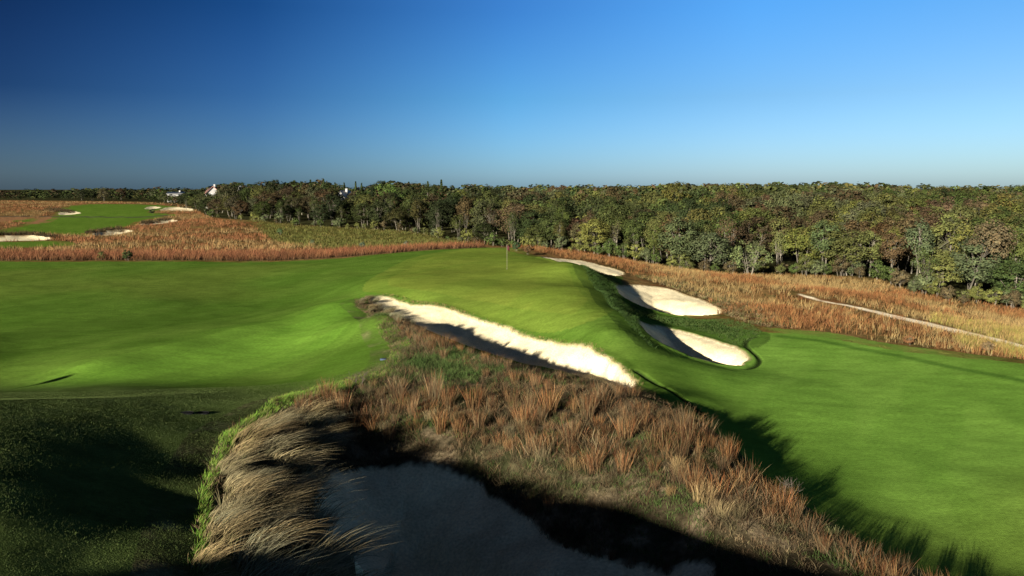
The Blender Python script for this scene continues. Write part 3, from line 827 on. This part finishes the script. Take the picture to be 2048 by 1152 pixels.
# ------------------------------------------------------------------ trees
def tube(path, rad, sides=6):
    path = np.asarray(path, float); n = len(path)
    d = np.gradient(path, axis=0); d /= np.linalg.norm(d, axis=1)[:, None] + 1e-9
    ref = np.where(np.abs(d[:, 2:3]) > .9, np.array([[1.0, 0, 0]]), np.array([[0, 0, 1.0]]))
    u = np.cross(d, ref); u /= np.linalg.norm(u, axis=1)[:, None] + 1e-9
    v = np.cross(d, u)
    a = np.arange(sides) * 2 * math.pi / sides
    V = path[:, None, :] + np.asarray(rad)[:, None, None] * (u[:, None, :] * np.cos(a)[None, :, None] + v[:, None, :] * np.sin(a)[None, :, None])
    i = np.arange(n - 1)[:, None] * sides; j = np.arange(sides)[None, :]; k = (j + 1) % sides
    q = np.stack([i + j, i + k, i + sides + k, i + sides + j], -1).reshape(-1, 4)
    return V.reshape(-1, 3), q

def join(parts):
    V, Qs, o = [], [], 0
    for v, q in parts:
        V.append(v); Qs.append(q + o); o += len(v)
    return np.concatenate(V), np.concatenate(Qs)

def leaves(centres, outward, size, rng):
    n = len(centres)
    nrm = outward * 1.25 + np.array([[0, 0, .35]]) + rng.normal(0, .40, (n, 3))
    nrm /= np.linalg.norm(nrm, axis=1)[:, None] + 1e-9
    t = np.cross(nrm, rng.normal(0, 1, (n, 3))); t /= np.linalg.norm(t, axis=1)[:, None] + 1e-9
    b = np.cross(nrm, t)
    s = size * rng.uniform(.6, 1.35, n)[:, None]
    V = np.stack([centres - t * s * .5, centres + b * s * .36, centres + t * s * .5, centres - b * s * .36], 1)
    return V.reshape(-1, 3), np.arange(n * 4).reshape(n, 4)

def make_tree(seed, H=10.0, cb=.35, cr=2.6, nclump=60, nleaf=72, leaf=.30, stems=1, lean=(0, 0), clump_r=.95, kind='broad', shape=.8, gaps=0.0):
    rg = np.random.default_rng(seed)
    limbs, cen = [], []
    if kind == 'conifer':
        tp = np.array([[0, 0, -.3], [.05, 0, H * .5], [0, 0, H]])
        limbs.append(tube(tp, [.2, .12, .02]))
        L, O = [], []
        for zf in np.arange(.14, 1.0, .045):
            rad = cr * (1.02 - zf) ** .8 * rg.uniform(.75, 1.15)
            for a in rg.uniform(0, 6.28, 9):
                m = 14
                t = rg.random(m) ** .7
                x = np.cos(a + rg.normal(0, .12, m)) * t * rad; y = np.sin(a + rg.normal(0, .12, m)) * t * rad
                L.append(np.stack([x, y, H * zf - .35 * t * rad + rg.normal(0, .08, m)], 1))
                O.append(np.stack([np.cos(a) * np.ones(m), np.sin(a) * np.ones(m), np.zeros(m)], 1))
        L, O = np.concatenate(L), np.concatenate(O)
        br = rg.uniform(.7, 1.25, len(L))
    else:
        lx, ly = lean
        crown_c = np.array([lx * H, ly * H, H * (cb + (1 - cb) * .5)])
        hz = H * (1 - cb) * .5
        lobes = rg.normal(0, 1, (5, 3)); lobes /= np.linalg.norm(lobes, axis=1)[:, None]
        d = rg.normal(0, 1, (nclump, 3)); d[:, 2] = d[:, 2] * .8 + .2
        d /= np.linalg.norm(d, axis=1)[:, None]
        lob = .78 + .38 * np.clip((d @ lobes.T).max(1) - .4, 0, 1)
        r = rg.uniform(.35, 1, nclump) ** .5 * lob
        cen = crown_c + d * r[:, None] * np.array([cr, cr, hz])
        low = np.clip((cen[:, 2] - H * cb) / (H * (1 - cb)), 0, 1)
        cen[:, :2] = crown_c[:2] + (cen[:, :2] - crown_c[:2]) * (shape + (1 - shape) * np.sin(low * math.pi))[:, None]
        for s_ in range(stems):
            a = rg.uniform(0, 6.28); sp = .35 * (stems > 1)
            top = np.array([lx * H + math.cos(a) * sp * cr, ly * H + math.sin(a) * sp * cr, H * rg.uniform(.72, .85)])
            b0 = np.array([math.cos(a) * .25 * (stems > 1), math.sin(a) * .25 * (stems > 1), -.3])
            mid = b0 * .55 + top * .45 + np.array([*rg.normal(0, .18, 2), 0])
            r0 = .0125 * H / math.sqrt(stems) * rg.uniform(.8, 1.15)
            ts = np.linspace(0, 1, 7)[:, None]
            path = (1 - ts) ** 2 * b0 + 2 * ts * (1 - ts) * mid + ts ** 2 * top
            limbs.append(tube(path, r0 * (1 - .85 * ts[:, 0]) + .02))
            for ci in rg.permutation(nclump)[: 14 // stems + 3]:
                k = rg.integers(2, 6); p0 = path[k]; e = cen[ci]
                m_ = (p0 + e) / 2 + np.array([0, 0, -.06 * H * rg.random()])
                pp = np.stack([p0, m_, e]); limbs.append(tube(pp, [r0 * .42, r0 * .26, .015], 4))
        n = nclump * nleaf
        off = rg.normal(0, 1, (n, 3)); off /= np.linalg.norm(off, axis=1)[:, None]
        cs = np.repeat(rg.uniform(.7, 1.3, nclump), nleaf)[:, None] * clump_r
        rad_ = rg.random(n)[:, None] ** .45
        L = np.repeat(cen, nleaf, 0) + off * rad_ * cs * np.array([1, 1, .72])
        L[:, 2] = np.maximum(L[:, 2], .12)
        O = off * .7 + np.repeat(d, nleaf, 0) * .5
        br = np.repeat(rg.uniform(.80, 1.22, nclump), nleaf) * rg.uniform(.86, 1.14, n)
    hue = rg.normal(0, .05, len(L))
    colr = np.stack([br * (1 + hue), br, br * (1 - hue * .5)], 1)
    lv, lq = leaves(L, O, leaf, rg)
    tv, tq = join(limbs)
    tc = np.array([[.135, .118, .09]]) * rg.uniform(.75, 1.2, (len(tv), 1))
    return dict(H=H, L=L, O=O, c=colr, lv=lv, lq=lq, tv=tv, tq=tq, tc=tc, cr=cr)

PROTO = {
 'broad': [make_tree(s, cr=c, cb=b, stems=st) for s, c, b, st in ((1, 3.5, .08, 1), (2, 4.0, .12, 2), (3, 3.2, .06, 1), (4, 3.7, .18, 2))],
 'tall': [make_tree(s, cr=c, cb=b, stems=st, nclump=40, nleaf=56) for s, c, b, st in ((5, 2.0, .26, 1), (6, 2.3, .32, 2), (7, 1.9, .22, 1))],
 'sparse': [make_tree(s, cr=c, cb=.28, stems=2, nclump=36, nleaf=30, leaf=.26) for s, c in ((8, 2.4), (9, 2.0))],
 'shrub': [make_tree(s, H=3.2, cr=c, cb=.02, stems=3, nclump=26, nleaf=60, leaf=.22, clump_r=.5) for s, c in ((10, 1.7), (11, 1.4))],
 'conifer': [make_tree(s, kind='conifer', cr=c, leaf=.5) for s, c in ((12, 2.0), (13, 1.6))],
 'leaning': [make_tree(14, cr=2.6, cb=.45, lean=(.30, .02), nleaf=40)],
 'spreading': [make_tree(15, H=5.5, cr=3.6, cb=.10, stems=4, nclump=44, nleaf=52, leaf=.25, clump_r=.7)],
}
TM = {}
for k, ps in PROTO.items():
    for i, t in enumerate(ps):
        a = mesh_np('crown', t['lv'], t['lq'], None, np.repeat(t['c'], 4, 0)); a.materials.append(M_leaf)
        b = mesh_np('trunk', t['tv'], t['tq'], None, t['tc'], True); b.materials.append(M_bark)
        TM[k, i] = (a, b)

TINT = {'olive': (.062, .068, .020), 'green': (.044, .062, .016), 'dark': (.026, .036, .012), 'rust': (.068, .047, .021),
        'yellow': (.088, .092, .024), 'grey': (.060, .070, .030), 'pale': (.14, .135, .055), 'brown': (.060, .046, .022)}

def tree(kind, i, x, y, H, tint, label, group=None, cat='tree', name=None, bark=1.0, turn=None, squeeze=1.0):
    t = PROTO[kind][i]
    z = float(height(np.array([x]), np.array([y]))[0])
    e = empty(name or {'conifer': 'conifer_tree', 'shrub': 'shrub'}.get(kind, 'leafy_tree'), (x, y, z))
    s = H / t['H']
    e.scale = (s * squeeze, s * squeeze, s)
    e.rotation_euler = (0, 0, R.uniform(0, 6.28) if turn is None else turn)
    c = obj('crown', TM[kind, i][0], None, e); c.color = (*tint, 1)
    tr = obj('trunk', TM[kind, i][1], None, e); tr.color = (bark, bark, bark, 1)
    tag(e, label, cat, group)
    return e

def to_px(x, y, z):
    d = y * CP - z * SP
    return 1024 + F * x / d, 576 - F * (y * SP + z * CP) / d
def z_at(py, y):
    return ray(1024, py)[1] * y

SKYX = [-400, 0, 100, 170, 205, 240, 300, 400, 440, 465, 500, 540, 590, 640, 672, 700, 735, 762, 800, 850, 900, 1000, 1100, 1200, 1300, 1345, 1400, 1470, 1700, 1800, 1900, 2048, 2400]
SKYY = [382, 384, 382, 379, 373, 378, 379, 379, 369, 367, 372, 362, 363, 361, 371, 378, 377, 363, 363, 368, 373, 374, 373, 373, 371, 366, 369, 367, 367, 370, 374, 372, 372]
HOUSEX = [(407, 443, 391), (668, 712, 395), (338, 372, 391), (470, 484, 390)]      # keep the roofs in sight

used = []                                     # x, y, radius of trees already placed
def hcap(x, y, H, jit):
    z0 = float(height(np.array([x]), np.array([y]))[0])
    px, _ = to_px(x, y, z0)
    ys = np.interp(px, SKYX, SKYY) + jit
    r = math.hypot(x, y)
    for a, b, yy in HOUSEX:
        if a < px < b and r < (415 if a < 400 else 300): ys = max(ys, yy + 2)
    return min(H, z_at(ys, y) - z0), z0, px

# trees that stand out
def feature(kind, i, px, Y, top, tint, label, **k):
    kx, _ = ray(px, 400)
    x = kx * Y
    z0 = float(height(np.array([x]), np.array([Y]))[0])
    used.append((x, Y, 2.2))
    return tree(kind, i, x, Y, z_at(top, Y) - z0, TINT[tint] if isinstance(tint, str) else tint, label, **k)
feature('leaning', 0, 1945, 90, 436, (.075, .058, .03), 'leafy tree with a bare trunk leaning right at the right end of the wood', turn=0, bark=.55)
feature('broad', 1, 775, 232, 361, (.058, .088, .020), 'round bright green tree standing above the wood left of centre')
feature('spreading', 0, 1505, 107, 480, (.080, .098, .036), 'low spreading pale green tree with many stems on the front edge of the wood', bark=1.3)
feature('broad', 3, 1722, 190, 398, 'pale', 'broad crown flecked with pale yellow flowers in the wood at the right')
feature('broad', 0, 455, 262, 366, (.040, .038, .017), 'broad dark brown green crown right of the house with the pink roof', squeeze=1.25)
feature('broad', 2, 208, 418, 373, (.050, .045, .02), 'brownish tree taller than its neighbours beyond the far fairway', squeeze=1.3)
feature('broad', 1, 1890, 112, 416, (.082, .092, .026), 'large yellow green crown bulging forward near the right end of the wood', squeeze=1.1)
feature('broad', 3, 1655, 240, 385, (.050, .085, .030), 'blue green crown in the upper right of the wood', squeeze=1.5)
feature('sparse', 0, 1562, 112, 455, (.080, .088, .03), 'thin tree with a pale straight trunk beside the gap in the wood', bark=1.4)
feature('sparse', 1, 1232, 131, 440, (.062, .058, .025), 'half bare tree with several pale trunks in front of the dark wood', bark=1.35)
feature('tall', 1, 1745, 105, 452, (.085, .094, .028), 'yellow green tree with crossing pale stems at the edge of the wood', bark=1.2)
for j, (px, Y, top) in enumerate(((603, 262, 364), (622, 270, 361), (648, 268, 359), (671, 330, 366), (689, 345, 366), (712, 330, 364), (724, 335, 367), (818, 262, 365), (856, 270, 364), (883, 262, 361))):
    feature('conifer', j % 2, px, Y, top, 'dark', 'dark pointed conifer rising out of the wood behind the white gabled house', group='conifers behind the white gabled house') if j in (3, 4, 5, 6) else \
    feature('conifer', j % 2, px, Y, top, 'dark', 'dark conifer tip rising above the leafy crowns left of centre' if j < 3 else 'dark conifer at the right of the round bright green tree', group='conifers above the leafy crowns' if j < 3 else 'conifers right of the bright green tree')

for px, Y, top in ((408, 285, 387), (418, 275, 390), (430, 268, 391), (441, 270, 384), (328, 399, 386), (335, 396, 389), (342, 399, 389), (349, 396, 390), (355, 399, 391), (361, 396, 390), (368, 399, 388), (374, 396, 387), (381, 399, 384), (678, 236, 392), (693, 232, 395), (705, 238, 391)):
    where_ = 'the house with the pink roof' if 400 < px < 450 else 'the long low white building' if px < 400 else 'the white gabled house'
    feature('broad', int(R.integers(0, 4)), px, Y, top, (.042, .046, .017), f'dark olive tree hiding the lower part of {where_}', squeeze=1.7, group=f'trees in front of {where_}')

# the rest of the wood, row behind row
cand = []
for ang in np.arange(-.66, .70, .004):
    pass
r_edge = lambda a: np.interp(a, _wt, _wr)
a = -.68
rowd = 0.0
depth = 0.0
while depth < 900:
    step_r = 4.4 + depth * .035
    a = -.68 + R.uniform(0, .02)
    while a < .72:
        r = r_edge(a) + depth + R.uniform(-.3, .6) * step_r * .8 + 1.0
        sp = max(4.3, .024 * r) * R.uniform(.7, 1.4)
        cand.append((a, r, depth))
        a += sp / r
    depth += step_r
cand = np.array(cand)
cand = cand[(np.abs(np.tan(cand[:, 0])) < .70)]
cx, cy = cand[:, 1] * np.sin(cand[:, 0]), cand[:, 1] * np.cos(cand[:, 0])
gap = np.zeros(len(cand), bool)
gx, gy = P(1600, 520, 135.0)
gap |= np.hypot((cx - gx) / 7, (cy - gy) / 20) < 1      # clearing with the red brown bank
cz = height(cx, cy)
tone = fbm(cx * .05, cy * .05, 3, 41) + R.normal(0, .10, len(cand))
recs = []
for j in np.argsort(cand[:, 1]):
    if gap[j]: continue
    x, y, r, dep = cx[j], cy[j], cand[j, 1], cand[j, 2]
    px, _ = to_px(x, y, cz[j])
    H = R.uniform(7.6, 11.2)
    if px < 420: H *= .72
    H *= R.uniform(.8, 1.12)
    if dep < 6: H *= R.uniform(.5, .95)
    if dep > 60: H = R.uniform(9.2, 12.5) if px > 420 else R.uniform(6.0, 8.5)
    if dep > 250: H += 1.5
    ys = np.interp(px, SKYX, SKYY) + R.normal(1.0, 3.2) - 5 * (fbm(np.array([px * .021]), np.array([r * .02]), 2, 51)[0] - .5) + (R.uniform(0, 26) if dep < 40 and px < 900 else 0)
    if px > 960 and dep < 70:
        f_ = smooth(960, 1100, px)
        ys = max(ys, ys * (1 - f_) + f_ * (np.interp(dep, [0, 8, 25, 45, 70], [434, 424, 404, 390, 376]) + R.normal(0, 9)))
    for a_, b_, yy in HOUSEX:
        if a_ < px < b_ and r < (415 if a_ < 400 else 300): ys = max(ys, yy + 2)
    H = min(H, z_at(ys, y) - cz[j])
    if H < 2.5: continue
    if any((x - u[0]) ** 2 + (y - u[1]) ** 2 < (u[2] * .8) ** 2 for u in used): continue
    t = tone[j]
    if px < 900: t -= .05
    tk = ('dark' if t < .36 else 'green' if t < .47 else 'olive' if t < .56 else 'yellow' if t < .61 else 'brown' if t < .66 else 'rust' if t < .685 else 'grey')
    if px < 900 and tk == 'yellow': tk = 'brown'
    kk = 'tall' if (dep < 14 and R.random() < .3) else ('sparse' if dep < 10 and R.random() < .22 else 'broad')
    if dep < 5 and R.random() < .12: kk = 'sparse'
    recs.append(dict(x=x, y=y, z=cz[j], H=H, r=r, dep=dep, px=px, tk=tk, kk=kk, i=int(R.integers(0, len(PROTO[kk])))))
# how much of each tree shows above those in front of it
buf = np.full(2600, 2000.0)
for q in recs:
    t = PROTO[q['kk']][q['i']]
    hw = t['cr'] * 1.15 * q['H'] / t['H'] * F / q['r']
    _, top = to_px(q['x'], q['y'], q['z'] + q['H'])
    _, bot = to_px(q['x'], q['y'], q['z'])
    lo, hi = int(q['px'] - hw) + 250, int(q['px'] + hw) + 250
    lo, hi = max(lo, 0), min(hi, 2600)
    q['vis'] = 0.0
    if hi > lo:
        seg = buf[lo:hi]
        q['vis'] = float(np.clip(np.minimum(seg, bot) - top, 0, None).sum()) if 250 - hw < (lo + hi) / 2 < 2298 + hw else 0
        prof = top + (1 - np.sqrt(np.clip(1 - np.linspace(-1, 1, hi - lo) ** 2, 0, 1))) * (bot - top) * .35
        buf[lo:hi] = np.minimum(seg, prof)
order = sorted(range(len(recs)), key=lambda k: -recs[k]['vis'])
NEAR = set(order[:255])
WORD = {'dark': 'dark green', 'green': 'deep green', 'olive': 'olive green', 'yellow': 'yellow green', 'rust': 'rust tinted', 'grey': 'grey green', 'brown': 'brownish'}
def where(q):
    px, d = q['px'], q['dep']
    if px < 395: return 'in the low treeline beyond the far fairways'
    if px < 930: return 'on the edge of the wood behind the meadow' if d < 7 else 'inside the wood behind the meadow'
    if px < 1330: return 'on the edge of the wood behind the green' if d < 7 else 'inside the wood behind the green'
    return 'on the edge of the wood beyond the copper grass' if d < 7 else 'inside the wood beyond the copper grass'
far = []
for k, q in enumerate(recs):
    base = np.array(TINT[q['tk']]) * R.uniform(.72, 1.28)
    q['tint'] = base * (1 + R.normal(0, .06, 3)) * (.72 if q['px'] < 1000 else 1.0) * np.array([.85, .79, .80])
    if k in NEAR:
        form = {'tall': 'slender', 'sparse': 'thinly leaved', 'broad': 'round crowned'}[q['kk']]
        lb = f"{form} {WORD[q['tk']]} tree {where(q)}"
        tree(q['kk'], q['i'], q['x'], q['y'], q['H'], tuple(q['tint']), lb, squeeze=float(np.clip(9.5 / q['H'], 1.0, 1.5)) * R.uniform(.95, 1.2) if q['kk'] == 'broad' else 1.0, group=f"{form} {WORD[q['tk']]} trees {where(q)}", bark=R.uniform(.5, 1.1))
    else:
        far.append(q)
# bushes along the foot of the wood
for a in np.arange(-.36, .66, .0105):
    a += R.normal(0, .004)
    r = r_edge(a) - R.uniform(-.8, 2.2)
    x, y = r * math.sin(a), r * math.cos(a)
    if abs(x / y) > .66: continue
    tk = ['olive', 'green', 'yellow', 'brown', 'grey'][int(R.integers(0, 5))]
    H = R.uniform(1.0, 3.0)
    px = to_px(x, y, -10)[0]
    w_ = 'behind the olive meadow' if px < 930 else 'behind the green' if px < 1330 else 'beyond the copper grass'
    tree('shrub', int(R.integers(0, 2)), x, y, H, tuple(np.array(TINT[tk]) * R.uniform(.8, 1.25)), f"low {WORD[tk]} bush at the foot of the wood {w_}", group=f"{WORD[tk]} bushes at the foot of the wood {w_}", cat='bush')
# everything farther back, too many to tell apart
V, Cc, n_ = [], [], 0
for q in far:
    t = PROTO[q['kk']][q['i']]
    if q['vis'] <= 0 and q['r'] > 260: continue
    s = q['H'] / t['H']
    m = len(t['L'])
    keep = int(np.clip(90000 / q['r'] ** 1.1, 60, 700)) if q['vis'] > 0 else 160
    sel = R.integers(0, m, keep)
    an = R.uniform(0, 6.28); c_, s_ = math.cos(an), math.sin(an)
    rot = np.array([[c_, s_, 0], [-s_, c_, 0], [0, 0, 1]])
    lv, _ = leaves(t['L'][sel] @ rot, t['O'][sel] @ rot, .30 * math.sqrt(m / keep) * .62 + .1, R)
    sq = 1.0 if q['r'] < 300 else min(1.9, q['r'] / 300)
    V.append(lv * s * np.array([sq, sq, 1]) + np.array([q['x'], q['y'], q['z']]))
    Cc.append(np.repeat(t['c'][sel] * q['tint'], 4, 0))
V = np.concatenate(V); Cc = np.concatenate(Cc)
dw = obj('distant_wood', mesh_np('distant_wood', V, np.arange(len(V)).reshape(-1, 4), None, Cc), M_blade)
tag(dw, 'far canopy of mixed green and brown tree crowns reaching to the horizon', 'wood', kind='stuff')
print('trees', len(NEAR), 'far', len(far), 'quads', len(V) // 4)

# ------------------------------------------------------------------ houses in the wood
M_white = plain_mat('white_boards', (.38, .365, .34), .7)
M_pink = plain_mat('pink_shingle', (.42, .22, .17), .8)
M_greyroof = plain_mat('grey_shingle', (.30, .29, .28), .8)
M_glass = plain_mat('window_glass', (.03, .035, .045), .1, .5)
def quadbox(x0, x1, y0, y1, z0, z1):
    v = np.array([[x, y, z] for z in (z0, z1) for x, y in ((x0, y0), (x1, y0), (x1, y1), (x0, y1))], float)
    return v, np.array([[0, 3, 2, 1], [4, 5, 6, 7], [0, 1, 5, 4], [1, 2, 6, 5], [2, 3, 7, 6], [3, 0, 4, 7]])
def house(px, Y, ridge_py, w, d, wall_h, roof_h, roofm, label, turn=0, gable_front=True):
    kx, _ = ray(px, 385)
    x = kx * Y
    z = z_at(ridge_py, Y) - wall_h - roof_h
    g = float(height(np.array([x]), np.array([float(Y)]))[0])
    e = empty('house', (x, Y, g)); e.rotation_euler = (0, 0, turn)
    b = z - g
    v, q = quadbox(-w / 2, w / 2, -d / 2, d / 2, -.5, b + wall_h)
    if gable_front:
        gv = np.array([[-w / 2, -d / 2, b + wall_h], [w / 2, -d / 2, b + wall_h], [0, -d / 2, b + wall_h + roof_h], [-w / 2, d / 2, b + wall_h], [w / 2, d / 2, b + wall_h], [0, d / 2, b + wall_h + roof_h]])
        tr = np.array([[0, 1, 2], [4, 3, 5]]) + 8
        obj('wall', mesh_np('wall', np.r_[v, gv], q[[0, 2, 3, 4, 5]], tr), M_white, e)
    else:
        gv = np.array([[-w / 2, -d / 2, b + wall_h], [-w / 2, d / 2, b + wall_h], [-w / 2, 0, b + wall_h + roof_h], [w / 2, -d / 2, b + wall_h], [w / 2, d / 2, b + wall_h], [w / 2, 0, b + wall_h + roof_h]])
        tr = np.array([[1, 0, 2], [3, 4, 5]]) + 8
        obj('wall', mesh_np('wall', np.r_[v, gv], q[[0, 2, 3, 4, 5]], tr), M_white, e)
    o_ = .4; t_ = .18
    W_, D_ = (w, d) if gable_front else (d, w)
    sl = roof_h / (W_ / 2)
    prof = [(-W_ / 2 - o_, -o_ * sl), (0, roof_h), (W_ / 2 + o_, -o_ * sl), (W_ / 2 + o_, -o_ * sl + t_), (0, roof_h + t_ * 1.3), (-W_ / 2 - o_, -o_ * sl + t_)]
    rv = []
    for yy in (-D_ / 2 - o_, D_ / 2 + o_):
        for a, c in prof:
            rv.append((a, yy, b + wall_h + c + .01) if gable_front else (yy, -a, b + wall_h + c + .01))
    rq = [[i, (i + 1) % 6, 6 + (i + 1) % 6, 6 + i] for i in range(6)] + [[0, 1, 4, 5], [1, 2, 3, 4], [6, 7, 10, 11], [7, 8, 9, 10]]
    rf = obj('roof', mesh_np('roof', np.array(rv), np.array(rq)), roofm, e)
    cv, cq = quadbox(-.4, .4, -.4, .4, b + wall_h + roof_h * .55, b + wall_h + roof_h + .9)
    cv = cv + np.array([w * .22, 0, 0])
    obj('chimney', mesh_np('chimney', cv, cq), M_greyroof, rf)
    for wx in (-w * .25, w * .25):
        wv, wq = quadbox(wx - .45, wx + .45, -d / 2 - .04, -d / 2 + .05, b + wall_h * .45, b + wall_h * .85)
        obj('window', mesh_np('window', wv, wq), M_glass, e)
    return tag(e, label, 'house')
house(424, 322, 373, 5.2, 8, 3.6, 2.6, M_pink, 'white house with a pink roof showing between trees at the left', .45)
house(690, 300, 382, 3.6, 6, 2.4, 2.2, M_white, 'white gabled house showing through a gap in the dark wood', -.35)
house(353, 415, 384.5, 8.0, 5, 1.6, .9, M_white, 'long low white building between trees above the far fairway', .1, False)
house(478, 305, 374, 1.7, 5, 2.6, 1.4, M_white, 'narrow white house end peeping out right of the broad dark crown', .2)

# ------------------------------------------------------------------ small things on the course
M_pole = plain_mat('white_pole', (.26, .21, .17), .6)
M_flag = plain_mat('dark_red_cloth', (.045, .004, .006), .8)
M_dark = plain_mat('black_plastic', (.012, .012, .013), .9, 0)
M_blue = plain_mat('blue_plastic', (.05, .07, .10), .8, 0)
M_twig = plain_mat('grey_twig', (.075, .06, .045), .9)
def lathe(prof, sides=14):
    a = np.arange(sides) * 2 * math.pi / sides
    V = np.array([[r * math.cos(t), r * math.sin(t), z] for r, z in prof for t in a])
    n = len(prof)
    q = [[i * sides + j, i * sides + (j + 1) % sides, (i + 1) * sides + (j + 1) % sides, (i + 1) * sides + j] for i in range(n - 1) for j in range(sides)]
    return V, np.array(q)
def gz(x, y): return float(height(np.array([float(x)]), np.array([float(y)]))[0])
def lathe_obj(name, prof, mat, parent, sides=14):
    v, q = lathe(prof, sides)
    return obj(name, mesh_np(name, v, q, None, None, True), mat, parent)
fx, fy = P(1014, 537)
e = empty('flagstick', (fx, fy, gz(fx, fy)))
lathe_obj('pole', [(0, -.1), (.012, -.1), (.012, 2.25), (.009, 2.3), (0, 2.31)], M_pole, e, 8)
lathe_obj('cup', [(.054, -.08), (.062, -.08), (.062, .012), (.054, .012), (.054, -.08)], M_pole, e)
n1, n2 = 9, 6
fv = []
for side in (-.006, .006):
    for i in range(n1):
        for j in range(n2):
            u = i / (n1 - 1)
            fv.append((.016 + .22 * u, side + .05 * math.sin(5.5 * u + .6 * j), 2.24 - .085 * j - .22 * u * u * (1 + .15 * j)))
fv = np.array(fv); g = np.arange(n1 * n2).reshape(n1, n2)
fq = np.stack([g[:-1, :-1], g[1:, :-1], g[1:, 1:], g[:-1, 1:]], -1).reshape(-1, 4)
obj('flag', mesh_np('flag', fv, np.r_[fq, fq[:, ::-1] + n1 * n2], None, None, True), M_flag, e)
tag(e, 'white flagstick with a small hanging dark red flag on the putting green', 'flagstick')

# the tall mast outside the left edge whose shadow lies across the fairway
tx_, ty_ = P(148, 748)
Hm = 5.5
for _ in range(4):
    L_ = (gz(tx_, ty_) * -1 + 0)
    bx, by = tx_ - TX * Hm / TAN_EL, ty_ - TY * Hm / TAN_EL
    Hm = 5.5
zb = gz(bx, by)
top = gz(tx_, ty_) + math.hypot(tx_ - bx, ty_ - by) * TAN_EL - zb
e = empty('flag_mast', (bx, by, zb))
lathe_obj('pole', [(0, -.3), (.09, -.3), (.07, top * .7), (.05, top), (0, top + .02)], M_pole, e, 10)
lathe_obj('furled_flag', [(.05, top - .62), (.17, top - .52), (.26, top - .34), (.2, top - .14), (.07, top - .03), (.05, top - .01)], M_flag, e, 10)
tag(e, 'tall mast with a furled flag left of the shaded mound', 'flag mast')

for px, lb in ((373, 'left one of two dark oval covers in the shaded turf'), (404, 'right one of two dark oval covers in the shaded turf')):
    x, y = P(px, 827)
    e = empty('irrigation_cover', (x, y, gz(x, y)))
    lathe_obj('rim', [(.16, -.1), (.185, -.1), (.185, .03), (.16, .035), (.16, -.1)], M_dark, e, 18)
    lathe_obj('lid', [(.16, -.05), (.159, .018), (.12, .025), (0, .026)], M_dark, e, 18)
    e.scale = (1.35, 1.1, 1)
    tag(e, lb, 'ground cover')
x, y = P(767, 719)
e = empty('yardage_marker', (x, y, gz(x, y)))
lathe_obj('disc', [(.17, -.03), (.17, .035), (.15, .05), (0, .052)], M_blue, e, 18)
tag(e, 'small blue marker disc in the turf beside the ridge', 'marker')

def twig_shrub(px, py, H, seed, label, name='bare_shrub'):
    rg = np.random.default_rng(seed)
    x, y = P(px, py)
    segs = []
    def grow(p, d, L, r, lev):
        e_ = p + d * L
        m_ = (p + e_) / 2 + rg.normal(0, .06 * L, 3)
        segs.append(tube(np.stack([p, m_, e_]), [r, r * .8, r * .6], 4))
        if lev < 3:
            for _ in range(rg.integers(2, 4)):
                dd = d + rg.normal(0, .5, 3); dd[2] = abs(dd[2]) * .8 + .25; dd /= np.linalg.norm(dd)
                grow(p + (e_ - p) * rg.uniform(.45, 1), dd, L * rg.uniform(.55, .8), r * .6, lev + 1)
    for k in range(4):
        d = np.array([rg.normal(0, .22), rg.normal(0, .22), 1.0]); d /= np.linalg.norm(d)
        grow(np.array([rg.normal(0, .06), rg.normal(0, .06), -.05]), d, H * .42, .014, 0)
    v, q = join(segs)
    o = obj(name, mesh_np(name, v, q), M_twig)
    o.location = (x, y, gz(x, y))
    return tag(o, label, 'shrub')
twig_shrub(1572, 1010, 1.15, 3, 'bare twiggy shrub standing above the right edge of the ridge')
twig_shrub(1255, 790, .9, 5, 'dead grey stalk at the right end of the long sand bunker', 'dead_stalk')
twig_shrub(720, 775, 1.0, 8, 'tall thin dry stalk where the turf lip meets the ridge', 'dead_stalk')

# bushes and small plants out on the course
def bush(px, py, H, tint, label, Y=None, kind='shrub'):
    x, y = P(px, py, Y)
    used.append((x, y, 1))
    return tree(kind, int(R.integers(0, 2)), x, y, H, tint, label, cat='bush')
bush(305, 428, 2.0, (.02, .022, .012), 'small dark upright bush at the right side of the far fairway')
bush(205, 520, 1.3, (.06, .07, .02), 'olive bush on the left of two in the rust fescue band')
bush(255, 521, 1.5, (.035, .05, .015), 'dark green bush on the right of two in the rust fescue band')
bush(1033, 503, 1.3, (.03, .05, .02), 'dark green bush right behind the flagstick')
bush(1055, 510, 1.1, (.085, .05, .022), 'rusty bush between the dark bush and the narrow white bunker')
bush(560, 470, 1.6, (.05, .08, .03), 'bluish green bush at the left end of the olive meadow')
bush(625, 492, 1.2, (.06, .08, .04), 'left of three pale bushes along the near side of the meadow')
bush(725, 497, 1.2, (.06, .085, .05), 'middle of three pale bushes along the near side of the meadow')
bush(812, 494, 1.2, (.065, .09, .06), 'right of three pale bushes along the near side of the meadow')
bush(1632, 548, 1.6, (.085, .085, .04), 'rounded grey bush in front of the gap in the wood')
bush(1975, 705, .8, (.12, .085, .045), 'dry brown bush at the lower edge of the rough by the right fairway')
bush(1818, 690, .75, (.14, .07, .03), 'rust brown bush by the mown edge of the right fairway')
